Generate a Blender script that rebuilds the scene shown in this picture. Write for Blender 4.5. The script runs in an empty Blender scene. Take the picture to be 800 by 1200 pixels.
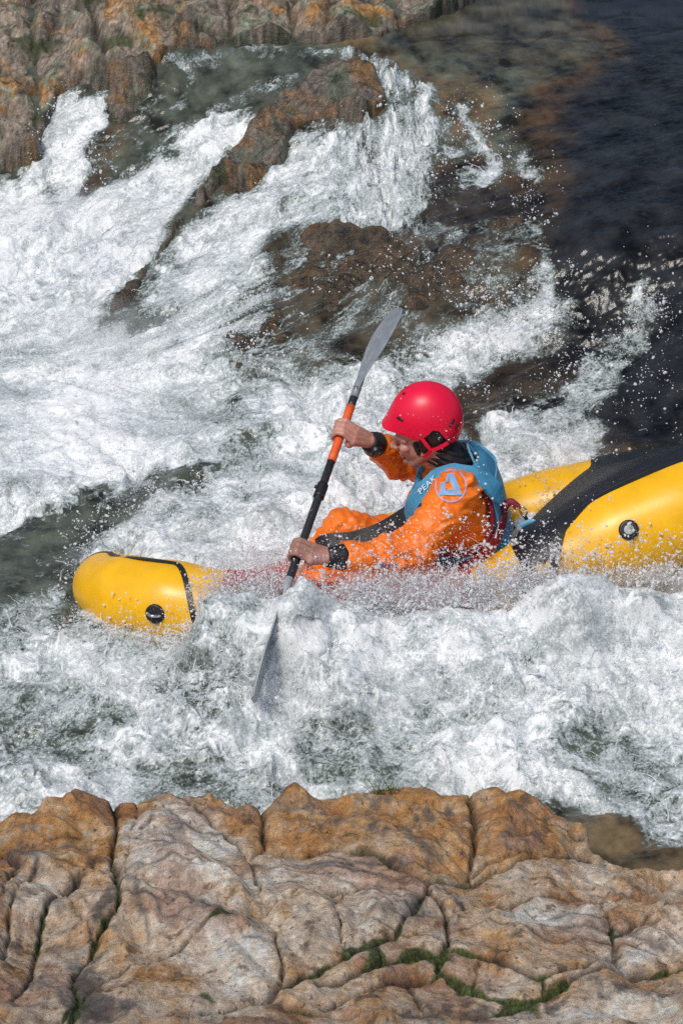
import bpy, bmesh, math, random
import numpy as np
from mathutils import Vector, Matrix

random.seed(7)
rng = np.random.default_rng(11)
C = bpy.context.scene.collection

# ------------------------------------------------------------------ camera
PITCH = math.radians(30.0); DIST = 10.0; PPM = 320.0
TGT = np.array([0, 0, .32])
CF = np.array([0, math.cos(PITCH), -math.sin(PITCH)])
CU = np.array([0, math.sin(PITCH), math.cos(PITCH)])
CR = np.array([1.0, 0, 0])
CAM = TGT - DIST * CF


def aty(px, py, y):
    """a point of the photograph placed at depth y (metres across the river)"""
    d = CF + CR * ((px - 400) / PPM / DIST) + CU * ((600 - py) / PPM / DIST)
    return CAM + (y - CAM[1]) / d[1] * d


def atz(px, py, z):
    d = CF + CR * ((px - 400) / PPM / DIST) + CU * ((600 - py) / PPM / DIST)
    return CAM + (z - CAM[2]) / d[2] * d


def make_camera():
    cd = bpy.data.cameras.new('camera')
    cd.sensor_fit = 'VERTICAL'
    cd.angle_y = 2 * math.atan(600 / PPM / DIST)
    cd.clip_end = 500
    o = bpy.data.objects.new('camera', cd)
    o.location = CAM
    o.rotation_euler = (math.pi / 2 - PITCH, 0, 0)
    C.objects.link(o)
    bpy.context.scene.camera = o


# ------------------------------------------------------------------ noise (numpy)
class Noise:
    def __init__(self, seed):
        r = np.random.default_rng(seed)
        self.p = r.permutation(1024).astype(np.int32)
        a = r.random(1024) * 2 * np.pi
        self.g = np.stack([np.cos(a), np.sin(a)], 1).astype(np.float32)

    def __call__(self, x, y):
        x = np.asarray(x, np.float32); y = np.asarray(y, np.float32)
        xf = np.floor(x); yf = np.floor(y)
        xi = xf.astype(np.int32); yi = yf.astype(np.int32)
        fx = x - xf; fy = y - yf
        u = fx * fx * fx * (fx * (fx * 6 - 15) + 10)
        v = fy * fy * fy * (fy * (fy * 6 - 15) + 10)
        p = self.p; g = self.g

        def gr(a, b, dx, dy):
            q = g[p[(p[a & 1023] + b) & 1023]]
            return q[..., 0] * dx + q[..., 1] * dy
        n00 = gr(xi, yi, fx, fy); n10 = gr(xi + 1, yi, fx - 1, fy)
        n01 = gr(xi, yi + 1, fx, fy - 1); n11 = gr(xi + 1, yi + 1, fx - 1, fy - 1)
        return ((n00 * (1 - u) + n10 * u) * (1 - v) + (n01 * (1 - u) + n11 * u) * v) * 1.5


def fbm(seed, x, y, s, octv=4, gain=.5, lac=2.03):
    o = 0; a = 1.0; tot = 0
    for k in range(octv):
        o = o + a * Noise(seed + k)(x * s + 17.3 * k, y * s - 9.1 * k)
        tot += a; a *= gain; s *= lac
    return o / tot


def ridged(seed, x, y, s, octv=4, gain=.55, lac=2.1):
    """1 on thin connected threads, falling to 0 inside the cells between them"""
    o = 0; a = 1.0; tot = 0
    for k in range(octv):
        n = 1 - np.abs(Noise(seed + k)(x * s + 31.7 * k, y * s + 5.3 * k)) * 1.6
        o = o + a * np.clip(n, 0, 1) ** 2
        tot += a; a *= gain; s *= lac
    return o / tot


def billow(seed, x, y, s, octv=4, gain=.5, lac=2.1):
    o = 0; a = 1.0; tot = 0
    for k in range(octv):
        o = o + a * np.abs(Noise(seed + k)(x * s + 7.7 * k, y * s + 3.1 * k))
        tot += a; a *= gain; s *= lac
    return o / tot


def sstep(a, b, x):
    t = np.clip((x - a) / (b - a), 0, 1)
    return t * t * (3 - 2 * t)


def lerp(a, b, t):
    return a + (b - a) * t


def creases(seed, A, B, n, lo, hi, tilt, wob):
    """flat faces meeting at edges: folded triangle waves in many directions"""
    r = np.random.default_rng(seed); o = 0
    for k in range(n):
        th = r.normal(1.1, .75); f = r.uniform(lo, hi); c = A * math.cos(th) + B * math.sin(th) + fbm(430 + k, A, B, 1.7, 2) * .30 + wob * (.8 if k % 2 else -.8)
        o = o + np.abs((c * f + r.random()) % 1 - .5) * tilt / f * (.2 + 1.6 * sstep(-.2, .25, fbm(460 + k + seed, A, B, 2.2, 2)))
    return o


# ------------------------------------------------------------------ the lie of the land
# (photo x, photo y, height) of places on the river surface and the far bank
CONTROL = [(0,900,-.05),(400,900,0),(800,930,.05),(0,1010,-.1),(400,1010,-.05),(800,1010,.05),(400,1200,-.2),(0,1200,-.2),(800,1200,-.2),
(0,760,-.02),(100,790,.03),(300,760,.08),(450,740,.10),(600,740,.13),(700,740,.15),(800,740,.17),(200,830,.02),(600,840,.05),
(85,720,0),(50,650,-.06),(200,640,.03),(130,590,0),(400,580,.1),(300,520,.08),(640,530,.2),(740,420,.3),(800,530,.25),(800,620,.18),
(0,450,0),(100,420,.03),(250,450,.08),(0,330,.1),(100,270,.2),(130,370,.09),(0,210,.26),(100,140,.46),(160,150,.46),(230,72,.66),(320,62,.7),(425,65,.7),
(280,170,.46),(200,300,.2),(330,250,.38),(400,150,.58),(500,120,.65),(560,190,.57),(450,300,.36),(350,350,.25),(300,430,.13),(450,420,.18),(560,300,.5),(620,250,.58),(640,340,.45),(600,410,.28),(660,370,.4),(700,460,.3),
(800,0,.74),(700,100,.71),(800,300,.6),(700,300,.58),(800,400,.44),(600,100,.7),(560,10,.74),
(0,120,.52),(0,60,.66),(0,0,.80),(100,0,.81),(200,0,.82),(120,60,.67),(200,60,.71),(350,40,.73),(350,0,.80),(480,20,.75)]


def thin_plate(pts):
    n = len(pts); X = pts[:, :2]
    d = np.linalg.norm(X[:, None] - X[None], axis=2)
    K = np.where(d > 0, d * d * np.log(d + 1e-9), 0) + np.eye(n) * .01
    A = np.zeros((n + 3, n + 3)); A[:n, :n] = K
    Pm = np.c_[np.ones(n), X]; A[:n, n:] = Pm; A[n:, :n] = Pm.T
    return X, np.linalg.solve(A, np.r_[pts[:, 2], 0, 0, 0])


TP = thin_plate(np.array([atz(a, b, c) for a, b, c in CONTROL]))
_bx = np.arange(-1.9, 1.91, .04); _by = np.arange(-2.4, 4.21, .04)
_BX, _BY = np.meshgrid(_bx, _by)
_BZ = TP[1][-3] + TP[1][-2] * _BX + TP[1][-1] * _BY
for (_a, _b), _c in zip(TP[0], TP[1]):
    _d2 = (_BX - _a) ** 2 + (_BY - _b) ** 2
    _BZ = _BZ + _c * .5 * _d2 * np.log(_d2 + 1e-12)
_BZ = np.minimum(_BZ, 1.6)


def grid_lookup(M, x0, dx, y0, dy, x, y):
    h, w = M.shape
    u = np.clip((x - x0) / dx, 0, w - 1.001); v = np.clip((y - y0) / dy, 0, h - 1.001)
    i = u.astype(int); j = v.astype(int); f = u - i; g = v - j
    f = f * f * (3 - 2 * f) * .5 + f * .5; g = g * g * (3 - 2 * g) * .5 + g * .5
    return (M[j, i] * (1 - f) + M[j, i + 1] * f) * (1 - g) + (M[j + 1, i] * (1 - f) + M[j + 1, i + 1] * f) * g


def base_z(x, y):
    """smooth (cubic b-spline) reading of the ground table"""
    h, w = _BZ.shape
    u = np.clip((np.asarray(x, float) + 1.9) / .04, 1, w - 3.001); v = np.clip((np.asarray(y, float) + 2.4) / .04, 1, h - 3.001)
    i = u.astype(int); j = v.astype(int); f = u - i; g = v - j

    def wt(t): return ((1 - t) ** 3 / 6, (3 * t ** 3 - 6 * t ** 2 + 4) / 6, (-3 * t ** 3 + 3 * t ** 2 + 3 * t + 1) / 6, t ** 3 / 6)
    wu, wv = wt(f), wt(g); o = 0
    for a in range(4):
        for b in range(4): o = o + wv[a] * wu[b] * _BZ[j - 1 + a, i - 1 + b]
    return o


class Chart:
    """maps kept in metres over a stretch of ground; photo spots are dropped onto that ground first"""

    def __init__(self, x0, x1, dx, y0, y1, dy, ground, near=6.5, far=16):
        self.xs = np.arange(x0, x1, dx); self.ys = np.arange(y0, y1, dy); self.dx, self.dy = dx, dy
        self.X, self.Y = np.meshgrid(self.xs, self.ys)
        self.ground = ground; self.t = np.linspace(near, far, 1200)

    def spot(self, px, py):
        d = CF + CR * ((px - 400) / PPM / DIST) + CU * ((600 - py) / PPM / DIST)
        p = CAM + self.t[:, None] * d
        below = p[:, 2] - self.ground(p[:, 0], p[:, 1]) < 0
        return p[int(np.argmax(below)) if below.any() else -1]

    def new(self, v=0.0): return np.full_like(self.X, v)

    def soften(self, a, b):
        for ax, step in ((1, self.dx), (0, self.dy * .55)):
            r = int(round(b / PPM / step))
            if r < 1: continue
            for _ in range(2):
                pad = [(0, 0), (0, 0)]; pad[ax] = (r + 1, r)
                c = np.cumsum(np.pad(a, pad, mode='edge'), axis=ax)
                n = a.shape[ax]
                a = (np.take(c, range(2 * r + 1, 2 * r + 1 + n), ax) - np.take(c, range(0, n), ax)) / (2 * r + 1)
        return a

    def patch(self, M, pts, v, b=8):
        g = [self.spot(*q)[:2] for q in pts]
        k = np.zeros_like(self.X, bool)
        for (x0, y0), (x1, y1) in zip(g, g[1:] + g[:1]):
            k ^= ((y0 > self.Y) != (y1 > self.Y)) & (self.X < (x1 - x0) * (self.Y - y0) / ((y1 - y0) + 1e-9) + x0)
        k = self.soften(k.astype(float), b)
        M[:] = M * (1 - k) + v * k

    def dist(self, pts, YS=.6):
        g = [self.spot(*q)[:2] for q in pts]
        d = np.full_like(self.X, 9.0)
        for (x0, y0), (x1, y1) in zip(g[:-1], g[1:]):
            ex, ey = x1 - x0, (y1 - y0) * YS
            t = np.clip(((self.X - x0) * ex + (self.Y - y0) * YS * ey) / (ex * ex + ey * ey + 1e-12), 0, 1)
            d = np.minimum(d, np.hypot(self.X - x0 - t * ex, (self.Y - y0) * YS - t * ey))
        return d

    def streak(self, M, pts, w, v, b=4):
        k = self.soften(np.clip((w / 2 / PPM - self.dist(pts)) / .008 + .5, 0, 1), b)
        M[:] = M * (1 - k) + v * k

    def at(self, M, x, y):
        return grid_lookup(M, self.xs[0], self.dx, self.ys[0], self.dy, x, y)


RIVER = Chart(-1.92, 2.08, .014, -2.0, 4.4, .022, base_z)
FOAM = RIVER.new(); ROCK = RIVER.new(); HUE = RIVER.new()    # foam cover, bare rock, colour of clear water
patch = RIVER.patch
streak = RIVER.streak


def chart(M, x, y):
    return RIVER.at(M, x, y)


# ---- hue of clear water
patch(HUE,[(-100,-50),(640,-50),(640,360),(600,420),(520,520),(800,560),(900,1300),(-100,1300)],.66,30)
patch(HUE,[(380,40),(560,0),(610,60),(640,150),(640,220),(560,240),(480,120),(400,70)],.85,14)
patch(HUE,[(420,10),(640,-10),(740,60),(680,115),(600,90),(480,70)],.5,20)
patch(HUE,[(230,150),(420,120),(560,200),(640,230),(640,350),(560,370),(500,400),(400,430),(300,470),(230,480),(200,420),(250,300)],.35,18)
patch(HUE,[(540,190),(640,210),(640,300),(560,280),(480,270),(500,210)],.12,14)
patch(HUE,[(500,400),(640,350),(700,420),(620,480),(540,500)],.2,18)
patch(HUE,[(230,230),(330,270),(430,265),(520,290),(620,310),(610,345),(500,385),(380,420),(260,450),(220,400),(300,330)],.42,14)
patch(HUE,[(110,120),(160,115),(150,170),(110,240),(90,230)],.4,8)
patch(HUE,[(640,130),(760,40),(1000,-50),(1000,560),(800,540),(680,480),(640,360)],0,22)
patch(HUE,[(590,120),(650,90),(660,260),(620,230)],.3,20)
patch(HUE,[(670,950),(1000,960),(1000,1100),(690,1060)],.85,10)
# ---- foam
patch(FOAM,[(-100,215),(0,205),(45,190),(70,108),(140,108),(125,150),(100,230),(150,200),(190,180),(215,145),(290,130),(280,165),(230,215),(195,290),(130,375),(200,390),(240,450),(210,520),(250,540),(150,570),(50,600),(-100,660)],.87,8)
patch(FOAM,[(130,118),(170,118),(160,160),(110,235),(95,228),(104,190),(120,150)],.12,5)
patch(FOAM,[(45,205),(75,210),(70,240),(50,240)],.5,5)
patch(FOAM,[(195,160),(225,150),(205,175),(190,190)],.25,4)
patch(FOAM,[(-100,120),(40,120),(30,205),(-100,215)],0,4)
patch(FOAM,[(170,95),(215,66),(420,58),(405,78),(340,95),(290,132),(215,145),(185,135)],.08,4)
streak(FOAM,[(212,68),(300,58),(370,57),(425,62)],5,.75,2)
streak(FOAM,[(216,66),(222,88),(208,122),(200,130)],9,.6,3)
streak(FOAM,[(245,132),(300,104),(350,90)],6,.6,2)
streak(FOAM,[(160,170),(170,150),(180,120)],7,.45,3)
patch(FOAM,[(-100,400),(70,410),(90,445),(60,480),(-100,490)],.72,12)
patch(FOAM,[(-100,545),(70,570),(60,610),(-100,640)],.72,14)
# right of dark streak
patch(FOAM,[(300,222),(340,170),(405,150),(480,150),(510,205),(490,270),(410,285),(300,330),(260,400),(235,440),(200,385),(150,360),(190,310),(240,250)],.76,10)
patch(FOAM,[(270,240),(330,215),(300,300),(230,370),(190,370),(220,300)],.88,12)
patch(FOAM,[(428,66),(470,84),(525,112),(500,128),(535,150),(480,172),(440,150),(462,125),(440,92),(400,75)],.70,6)
patch(FOAM,[(405,152),(440,140),(490,172),(492,262),(470,268),(430,250),(400,240)],.78,9)
patch(FOAM,[(300,225),(345,175),(400,155),(410,240),(330,260)],.72,8)
streak(FOAM,[(540,128),(562,165),(576,205)],16,.72,4)
streak(FOAM,[(535,208),(585,205)],12,.75,4)
streak(FOAM,[(608,186),(630,212)],12,.72,4)
streak(FOAM,[(620,250),(627,280)],7,.7,3)
streak(FOAM,[(480,240),(500,180),(540,170)],14,.5,5)
patch(FOAM,[(310,275),(480,268),(560,290),(638,300),(632,350),(560,355),(500,395),(410,415),(350,400),(300,330)],.13,8)
streak(FOAM,[(340,300),(400,290),(470,285)],9,.4,5)
streak(FOAM,[(330,345),(370,330),(400,350)],10,.45,5)
streak(FOAM,[(420,330),(410,365),(380,395)],8,.4,5)
streak(FOAM,[(480,330),(520,322),(560,325)],6,.35,4)
patch(FOAM,[(500,210),(600,215),(640,240),(640,300),(560,285),(490,270)],.1,6)
streak(FOAM,[(500,300),(520,275),(515,265)],8,.5,3)
streak(FOAM,[(450,320),(455,295)],10,.6,3)
streak(FOAM,[(560,285),(600,300)],8,.6,3)
streak(FOAM,[(642,300),(634,325),(636,350)],20,.8,5)
# below
patch(FOAM,[(300,330),(400,290),(440,300),(400,380),(330,440),(240,470),(235,440),(265,390)],.55,10)
patch(FOAM,[(230,460),(330,440),(410,430),(500,405),(560,372),(645,352),(670,368),(640,402),(590,415),(545,440),(520,470),(560,560),(420,640),(250,600),(230,560)],.78,10)
patch(FOAM,[(235,400),(330,335),(365,380),(335,432),(250,455)],.33,9)
patch(FOAM,[(430,405),(500,380),(520,395),(440,425)],.45,6)
patch(FOAM,[(235,455),(290,450),(290,480),(240,490)],.35,6)
patch(FOAM,[(260,500),(330,505),(320,540),(250,545)],.6,8)
patch(FOAM,[(540,445),(610,432),(660,440),(620,478),(560,500),(540,480)],.1,5)
patch(FOAM,[(555,505),(622,474),(665,470),(700,488),(722,520),(700,540),(640,560),(580,590),(550,560)],.78,6)
streak(FOAM,[(622,474),(655,452),(690,430),(706,408),(745,402)],5,.9,2)
patch(FOAM,[(655,455),(690,435),(735,420),(735,445),(700,475),(665,470)],.42,5)
streak(FOAM,[(745,400),(748,370),(742,350)],14,.6,5)
patch(FOAM,[(725,350),(760,340),(775,360),(765,380),(735,375)],.72,5)
patch(FOAM,[(190,380),(262,400),(275,470),(250,550),(200,545)],.76,22)
patch(FOAM,[(420,165),(440,150),(450,240),(430,245)],.5,6)
patch(FOAM,[(465,100),(490,105),(480,135),(460,130)],.4,6)
# trough
patch(FOAM,[(-100,700),(0,640),(60,602),(150,570),(272,538),(262,556),(170,592),(112,622),(100,655),(60,690),(0,712),(-100,740)],.12,8)
streak(FOAM,[(150,560),(200,552),(240,545)],8,.05,3)
patch(FOAM,[(-100,740),(0,712),(50,690),(80,700),(70,745),(0,760),(-100,780)],.45,8)
patch(FOAM,[(110,655),(118,622),(170,592),(262,556),(420,560),(420,660)],.8,8)
# front
patch(FOAM,[(-100,800),(0,765),(60,740),(110,735),(300,730),(420,690),(1000,660),(1000,960),(740,975),(690,950),(560,940),(300,960),(-100,990)],.78,10)
patch(FOAM,[(250,790),(420,700),(900,680),(900,790),(600,830),(420,800),(330,830)],.85,14)
patch(FOAM,[(-100,820),(30,800),(130,800),(280,785),(290,830),(250,880),(130,900),(-100,940)],.55,14)
patch(FOAM,[(30,830),(140,815),(270,800),(270,830),(150,880),(60,890)],.45,10)
patch(FOAM,[(195,885),(260,890),(340,925),(330,950),(200,945)],.36,8)
patch(FOAM,[(290,760),(300,800),(260,800),(230,770)],.7,6)
patch(FOAM,[(340,835),(430,830),(510,880),(480,930),(360,920)],.48,12)
patch(FOAM,[(620,850),(740,835),(750,905),(650,915)],.58,14)
patch(FOAM,[(60,900),(180,890),(180,925),(60,945)],.72,8)
patch(FOAM,[(700,900),(1000,880),(1000,980),(760,985),(720,960)],.55,8)
patch(FOAM,[(675,958),(730,962),(800,1000),(1000,1010),(1000,1300),(690,1300)],.06,5)
patch(FOAM,[(100,650),(420,570),(600,570),(900,560),(900,700),(100,740)],.82,10)
patch(FOAM,[(560,800),(640,790),(620,830),(560,830)],.7,14)
patch(FOAM,[(500,400),(420,412),(360,405),(300,330),(330,285),(480,268),(560,290),(636,305),(628,345),(560,352)],.16,10)
streak(FOAM,[(340,305),(400,292),(470,288)],8,.5,4)
streak(FOAM,[(330,345),(375,332),(400,352)],10,.5,5)
streak(FOAM,[(430,330),(415,365),(385,392)],8,.45,4)
streak(FOAM,[(250,350),(290,330),(310,300)],9,.5,5)
# ---- rock exposure
patch(ROCK,[(-150,-100),(1000,-100),(900,-20),(560,0),(520,15),(480,38),(420,48),(300,50),(212,58),(178,90),(130,112),(75,108),(40,188),(0,203),(-150,215)],1,5)
patch(ROCK,[(100,105),(200,80),(180,115),(150,160),(120,150)],.55,6)
patch(ROCK,[(345,102),(400,72),(440,92),(462,124),(430,140),(350,152),(332,190),(300,222),(255,216),(265,188),(300,160),(320,120)],.74,7)
streak(ROCK,[(300,160),(265,200),(235,235),(212,262),(190,300),(160,335),(122,372)],20,.66,7)
streak(FOAM,[(300,165),(250,215),(215,255),(190,302),(150,342),(122,372)],22,.22,6)
streak(ROCK,[(230,400),(270,385),(330,360)],10,.5,6)
streak(ROCK,[(330,300),(420,285)],12,.5,6)
streak(ROCK,[(270,425),(300,400),(330,400)],12,.55,5)
streak(ROCK,[(200,548),(270,542)],7,.6,3)


patch(ROCK,[(300,285),(360,262),(470,262),(560,285),(632,300),(622,340),(560,350),(500,385),(430,400),(370,385),(300,330)],.46,12)
patch(ROCK,[(235,400),(270,370),(335,335),(360,370),(330,425),(255,445)],.42,10)
patch(ROCK,[(480,195),(560,205),(630,230),(630,290),(560,280),(490,265)],.40,12)
streak(FOAM,[(345,130),(385,112),(430,105)],8,.45,4)
streak(FOAM,[(330,185),(350,165),(385,150)],10,.5,4)
patch(ROCK,[(520,75),(570,90),(600,150),(560,140)],.36,12)


# ------------------------------------------------------------------ mesh + material helpers
def link_mesh(name, verts, faces, mat=None, parent=None, smooth=True):
    me = bpy.data.meshes.new(name)
    verts = np.asarray(verts, np.float32)
    faces = np.asarray(faces, np.int32)
    n = len(faces); k = faces.shape[1]
    me.vertices.add(len(verts)); me.vertices.foreach_set('co', verts.ravel())
    me.loops.add(n * k); me.loops.foreach_set('vertex_index', faces.ravel())
    me.polygons.add(n)
    me.polygons.foreach_set('loop_start', np.arange(0, n * k, k, dtype=np.int32))
    me.polygons.foreach_set('loop_total', np.full(n, k, np.int32))
    me.polygons.foreach_set('use_smooth', np.full(n, smooth))
    me.update(calc_edges=True)
    if mat: me.materials.append(mat)
    o = bpy.data.objects.new(name, me); C.objects.link(o)
    if parent: o.parent = parent
    return o


def set_float(o, name, v):
    a = o.data.attributes.new(name, 'FLOAT', 'POINT'); a.data.foreach_set('value', np.asarray(v, np.float32).ravel())


def set_color(o, name, rgb):
    n = len(rgb); c = np.ones((n, 4), np.float32); c[:, :3] = rgb
    a = o.data.attributes.new(name, 'FLOAT_COLOR', 'POINT'); a.data.foreach_set('color', c.ravel())


def grid_faces(nx, ny):
    i = np.arange(nx - 1)[None] + np.arange(ny - 1)[:, None] * nx
    i = i.ravel()
    return np.stack([i, i + 1, i + 1 + nx, i + nx], 1)


def axis(lo, hi, step, far, grow=1.12):
    a = list(np.arange(lo, hi, step)); s = step
    while a[-1] < far[1]: s *= grow; a.append(a[-1] + s)
    s = step; b = []; x = lo
    while x > far[0]: s *= grow; x -= s; b.append(x)
    return np.array(b[::-1] + a)


class NT:
    def __init__(self, name):
        self.m = bpy.data.materials.new(name); self.m.use_nodes = True
        self.t = self.m.node_tree; self.b = self.t.nodes['Principled BSDF']

    def n(self, typ, **kw):
        o = self.t.nodes.new(typ)
        for k, v in kw.items(): setattr(o, k, v)
        return o

    def l(self, a, b): self.t.links.new(a, b)

    def set(self, **kw):
        for k, v in kw.items():
            self.b.inputs[k.replace('_', ' ')].default_value = v

    def attr(self, name):
        return self.n('ShaderNodeAttribute', attribute_name=name)

    def mathn(self, op, a, b=None):
        o = self.n('ShaderNodeMath', operation=op)
        for i, q in enumerate((a, b)):
            if q is None: continue
            if isinstance(q, (int, float)): o.inputs[i].default_value = q
            else: self.l(q, o.inputs[i])
        return o.outputs[0]

    def mix(self, f, a, b):
        o = self.n('ShaderNodeMix', data_type='RGBA')
        for s, q in ((o.inputs['Factor'], f), (o.inputs[6], a), (o.inputs[7], b)):
            if isinstance(q, (int, float)): s.default_value = q
            elif isinstance(q, tuple): s.default_value = (*q, 1) if len(q) == 3 else q
            else: self.l(q, s)
        return o.outputs[2]

    def noise(self, scale, detail=4, rough=.55, stretch=None, dist=0):
        tc = self.n('ShaderNodeTexCoord'); v = tc.outputs['Object']
        if stretch:
            mp = self.n('ShaderNodeMapping'); mp.inputs['Scale'].default_value = stretch; self.l(v, mp.inputs[0]); v = mp.outputs[0]
        o = self.n('ShaderNodeTexNoise'); o.inputs['Scale'].default_value = scale; o.inputs['Detail'].default_value = detail
        o.inputs['Roughness'].default_value = rough; o.inputs['Distortion'].default_value = dist
        self.l(v, o.inputs['Vector']); return o.outputs['Fac']

    def ramp(self, f, a, b):
        o = self.n('ShaderNodeMapRange'); o.inputs[1].default_value = a; o.inputs[2].default_value = b; self.l(f, o.inputs[0]); return o.outputs[0]

    def bump(self, h, strength=.3, dist=.01):
        o = self.n('ShaderNodeBump'); o.inputs['Strength'].default_value = strength; o.inputs['Distance'].default_value = dist
        self.l(h, o.inputs['Height']); self.l(o.outputs[0], self.b.inputs['Normal']); return o


def tag(o, label=None, cat=None, group=None, kind=None):
    for k, v in (('label', label), ('category', cat), ('group', group), ('kind', kind)):
        if v: o[k] = v
    return o

SSS = .5


# ------------------------------------------------------------------ water
def water_fields(X, Y):
    wx = fbm(3, X, Y, 5, 5, .6) * .09; wy = fbm(9, X, Y, 5, 5, .6) * .14
    f0 = chart(FOAM, X + wx, Y + wy)
    hue = np.clip(chart(HUE, X + wx * 1.3, Y + wy * 1.3), 0, 1)
    # where the chutes fall the foam is drawn out along the flow
    fall = sstep(1.6, 2.1, Y) * sstep(.5, -.1, X)
    zb = base_z(X, Y).astype(np.float32)
    steep = np.hypot((base_z(X, Y + .02) - base_z(X, Y - .02)) / .04, (base_z(X + .02, Y) - base_z(X - .02, Y)) / .04)
    # the wave the boat piles up along its near side
    soft = fbm(83, X, Y, 3.0, 2); side = sstep(-.60, -.46, X) * (1 + .75 * sstep(.0, -.25, X) * sstep(-.58, -.42, X)) * (1 + .2 * np.sin(X * 9 + 1) + .7 * soft)
    wave = .165 * np.exp(-((Y + .60 + .10 * soft) / .14) ** 2) * side + .07 * np.exp(-((Y + .74) / .22) ** 2) * sstep(-.9, -.2, X) * (1 + 1.2 * soft)
    zb = (zb + wave).astype(np.float32); Yn = Y + 1.3 * zb      # patterns run over the steep falls without smearing
    a = math.radians(50); ca, sa = math.cos(a), math.sin(a)
    us = (X * ca + Yn * sa) * lerp(1.0, .55, fall) + fbm(21, X, Yn, 5, 4, .6) * .06
    vs = (-X * sa + Yn * ca) * lerp(.85, 1.1, fall) + fbm(25, X, Yn, 5, 4, .6) * .06
    milk = sstep(-.35, -.8, X) * sstep(.8, 1.2, Y) * sstep(2.1, 1.6, Y)
    web = ridged(31, us, vs, 6, 3, .6)
    web2 = ridged(41, us, vs, 17, 3, .65)
    web3 = ridged(45, us, vs, 44, 2, .7)
    big = fbm(51, us, vs, 2.4, 4, .55)
    mid = fbm(54, us, vs, 8, 4, .6)
    grit = fbm(57, us, vs, 70, 2, .7)
    # clumps that are dense next to patches of threads and glassy cells
    loose = sstep(-.12, .22, fbm(58, us, vs, 3.3, 4, .6))
    n = (.16 + .2 * loose) * (web - .42) + (.14 + .36 * loose) * (web2 - .42) + .34 * loose * (web3 - .42) * (1 - .6 * sstep(.6, .95, f0)) + .42 * big + .42 * mid + .20 * grit
    n = n + milk * (.75 * fbm(85, X * .55 + .3 * Y, Yn, 3.2, 4, .55) - .06)
    edge = 4 * f0 * (1 - f0)
    air = f0 + n * (.42 + .80 * edge) * lerp(1, .5, milk) * sstep(0, .1, f0) + .04 * edge
    amp = sstep(.08, .75, f0) * lerp(1, .35, milk) * (.5 + 1.2 * sstep(-.25, .35, big))
    amp = amp / (1 + 1.6 * steep ** 2)
    bump = fbm(61, us, vs, 3.4, 2, .5) * .085 + billow(62, us, vs, 5.5, 2, .5) * .07 + billow(67, us, vs, 14, 3, .55) * .024 + web2 * .005 + web3 * .0015
    rip = fbm(75, X * .55 + Y * .3, Y * 1.2 - X * .3, 6, 4, .5) * .024 + fbm(79, X, Y, 1.8, 2) * .03 + fbm(81, X * .6 + Y * .3, Y - X * .3, 16, 4, .6) * .008 * (1 + .5 * sstep(.2, .05, hue))
    z = zb + rip * (1 - amp * .6) + (bump - .03) * amp
    z = z + .05 * np.exp(-((Y + .95) / .25) ** 2) * (big * 2) * sstep(.0, .4, f0)
    return z, air, f0, hue, us, vs, grit, big, amp


def build_water():
    xs = axis(-1.5, 1.5, .004, (-9, 9)); ys = axis(-1.95, 3.7, .0055, (-3.2, 12))
    X, Y = np.meshgrid(xs.astype(np.float32), ys.astype(np.float32))
    z, air, f0, hue, us, vs, grit, big, amp = water_fields(X, Y)
    X2 = X + (Noise(91)(us * 12, vs * 12) * .012 + Noise(92)(us * 34, vs * 34) * .004) * amp
    Y2 = Y + (Noise(93)(us * 12, vs * 12) * .012 + Noise(94)(us * 34, vs * 34) * .004) * amp
    z = z - .05 * sstep(4.2, 5, Y)
    o = link_mesh('water', np.stack([X2, Y2, z], -1).reshape(-1, 3), grid_faces(len(xs), len(ys)))
    cols = np.array([[.016, .018, .020], [.062, .040, .021], [.070, .082, .062], [.15, .085, .030]])
    q = np.clip(hue.ravel() * 3, 0, 2.999); i = q.astype(int); f = (q - i)[:, None]
    col = cols[i] * (1 - f) + cols[i + 1] * f
    st = fbm(101, X * .8 + Y * .4, Y * .8 - X * .3, 7, 5, .62).ravel()[:, None]
    col = col * np.clip(1 + st * 2.2, .2, 2.6)
    set_color(o, 'tint', col)
    set_float(o, 'air', np.clip(air, 0, 1.15))
    o.data.materials.append(water_material())
    return tag(o, kind='structure')


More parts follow.
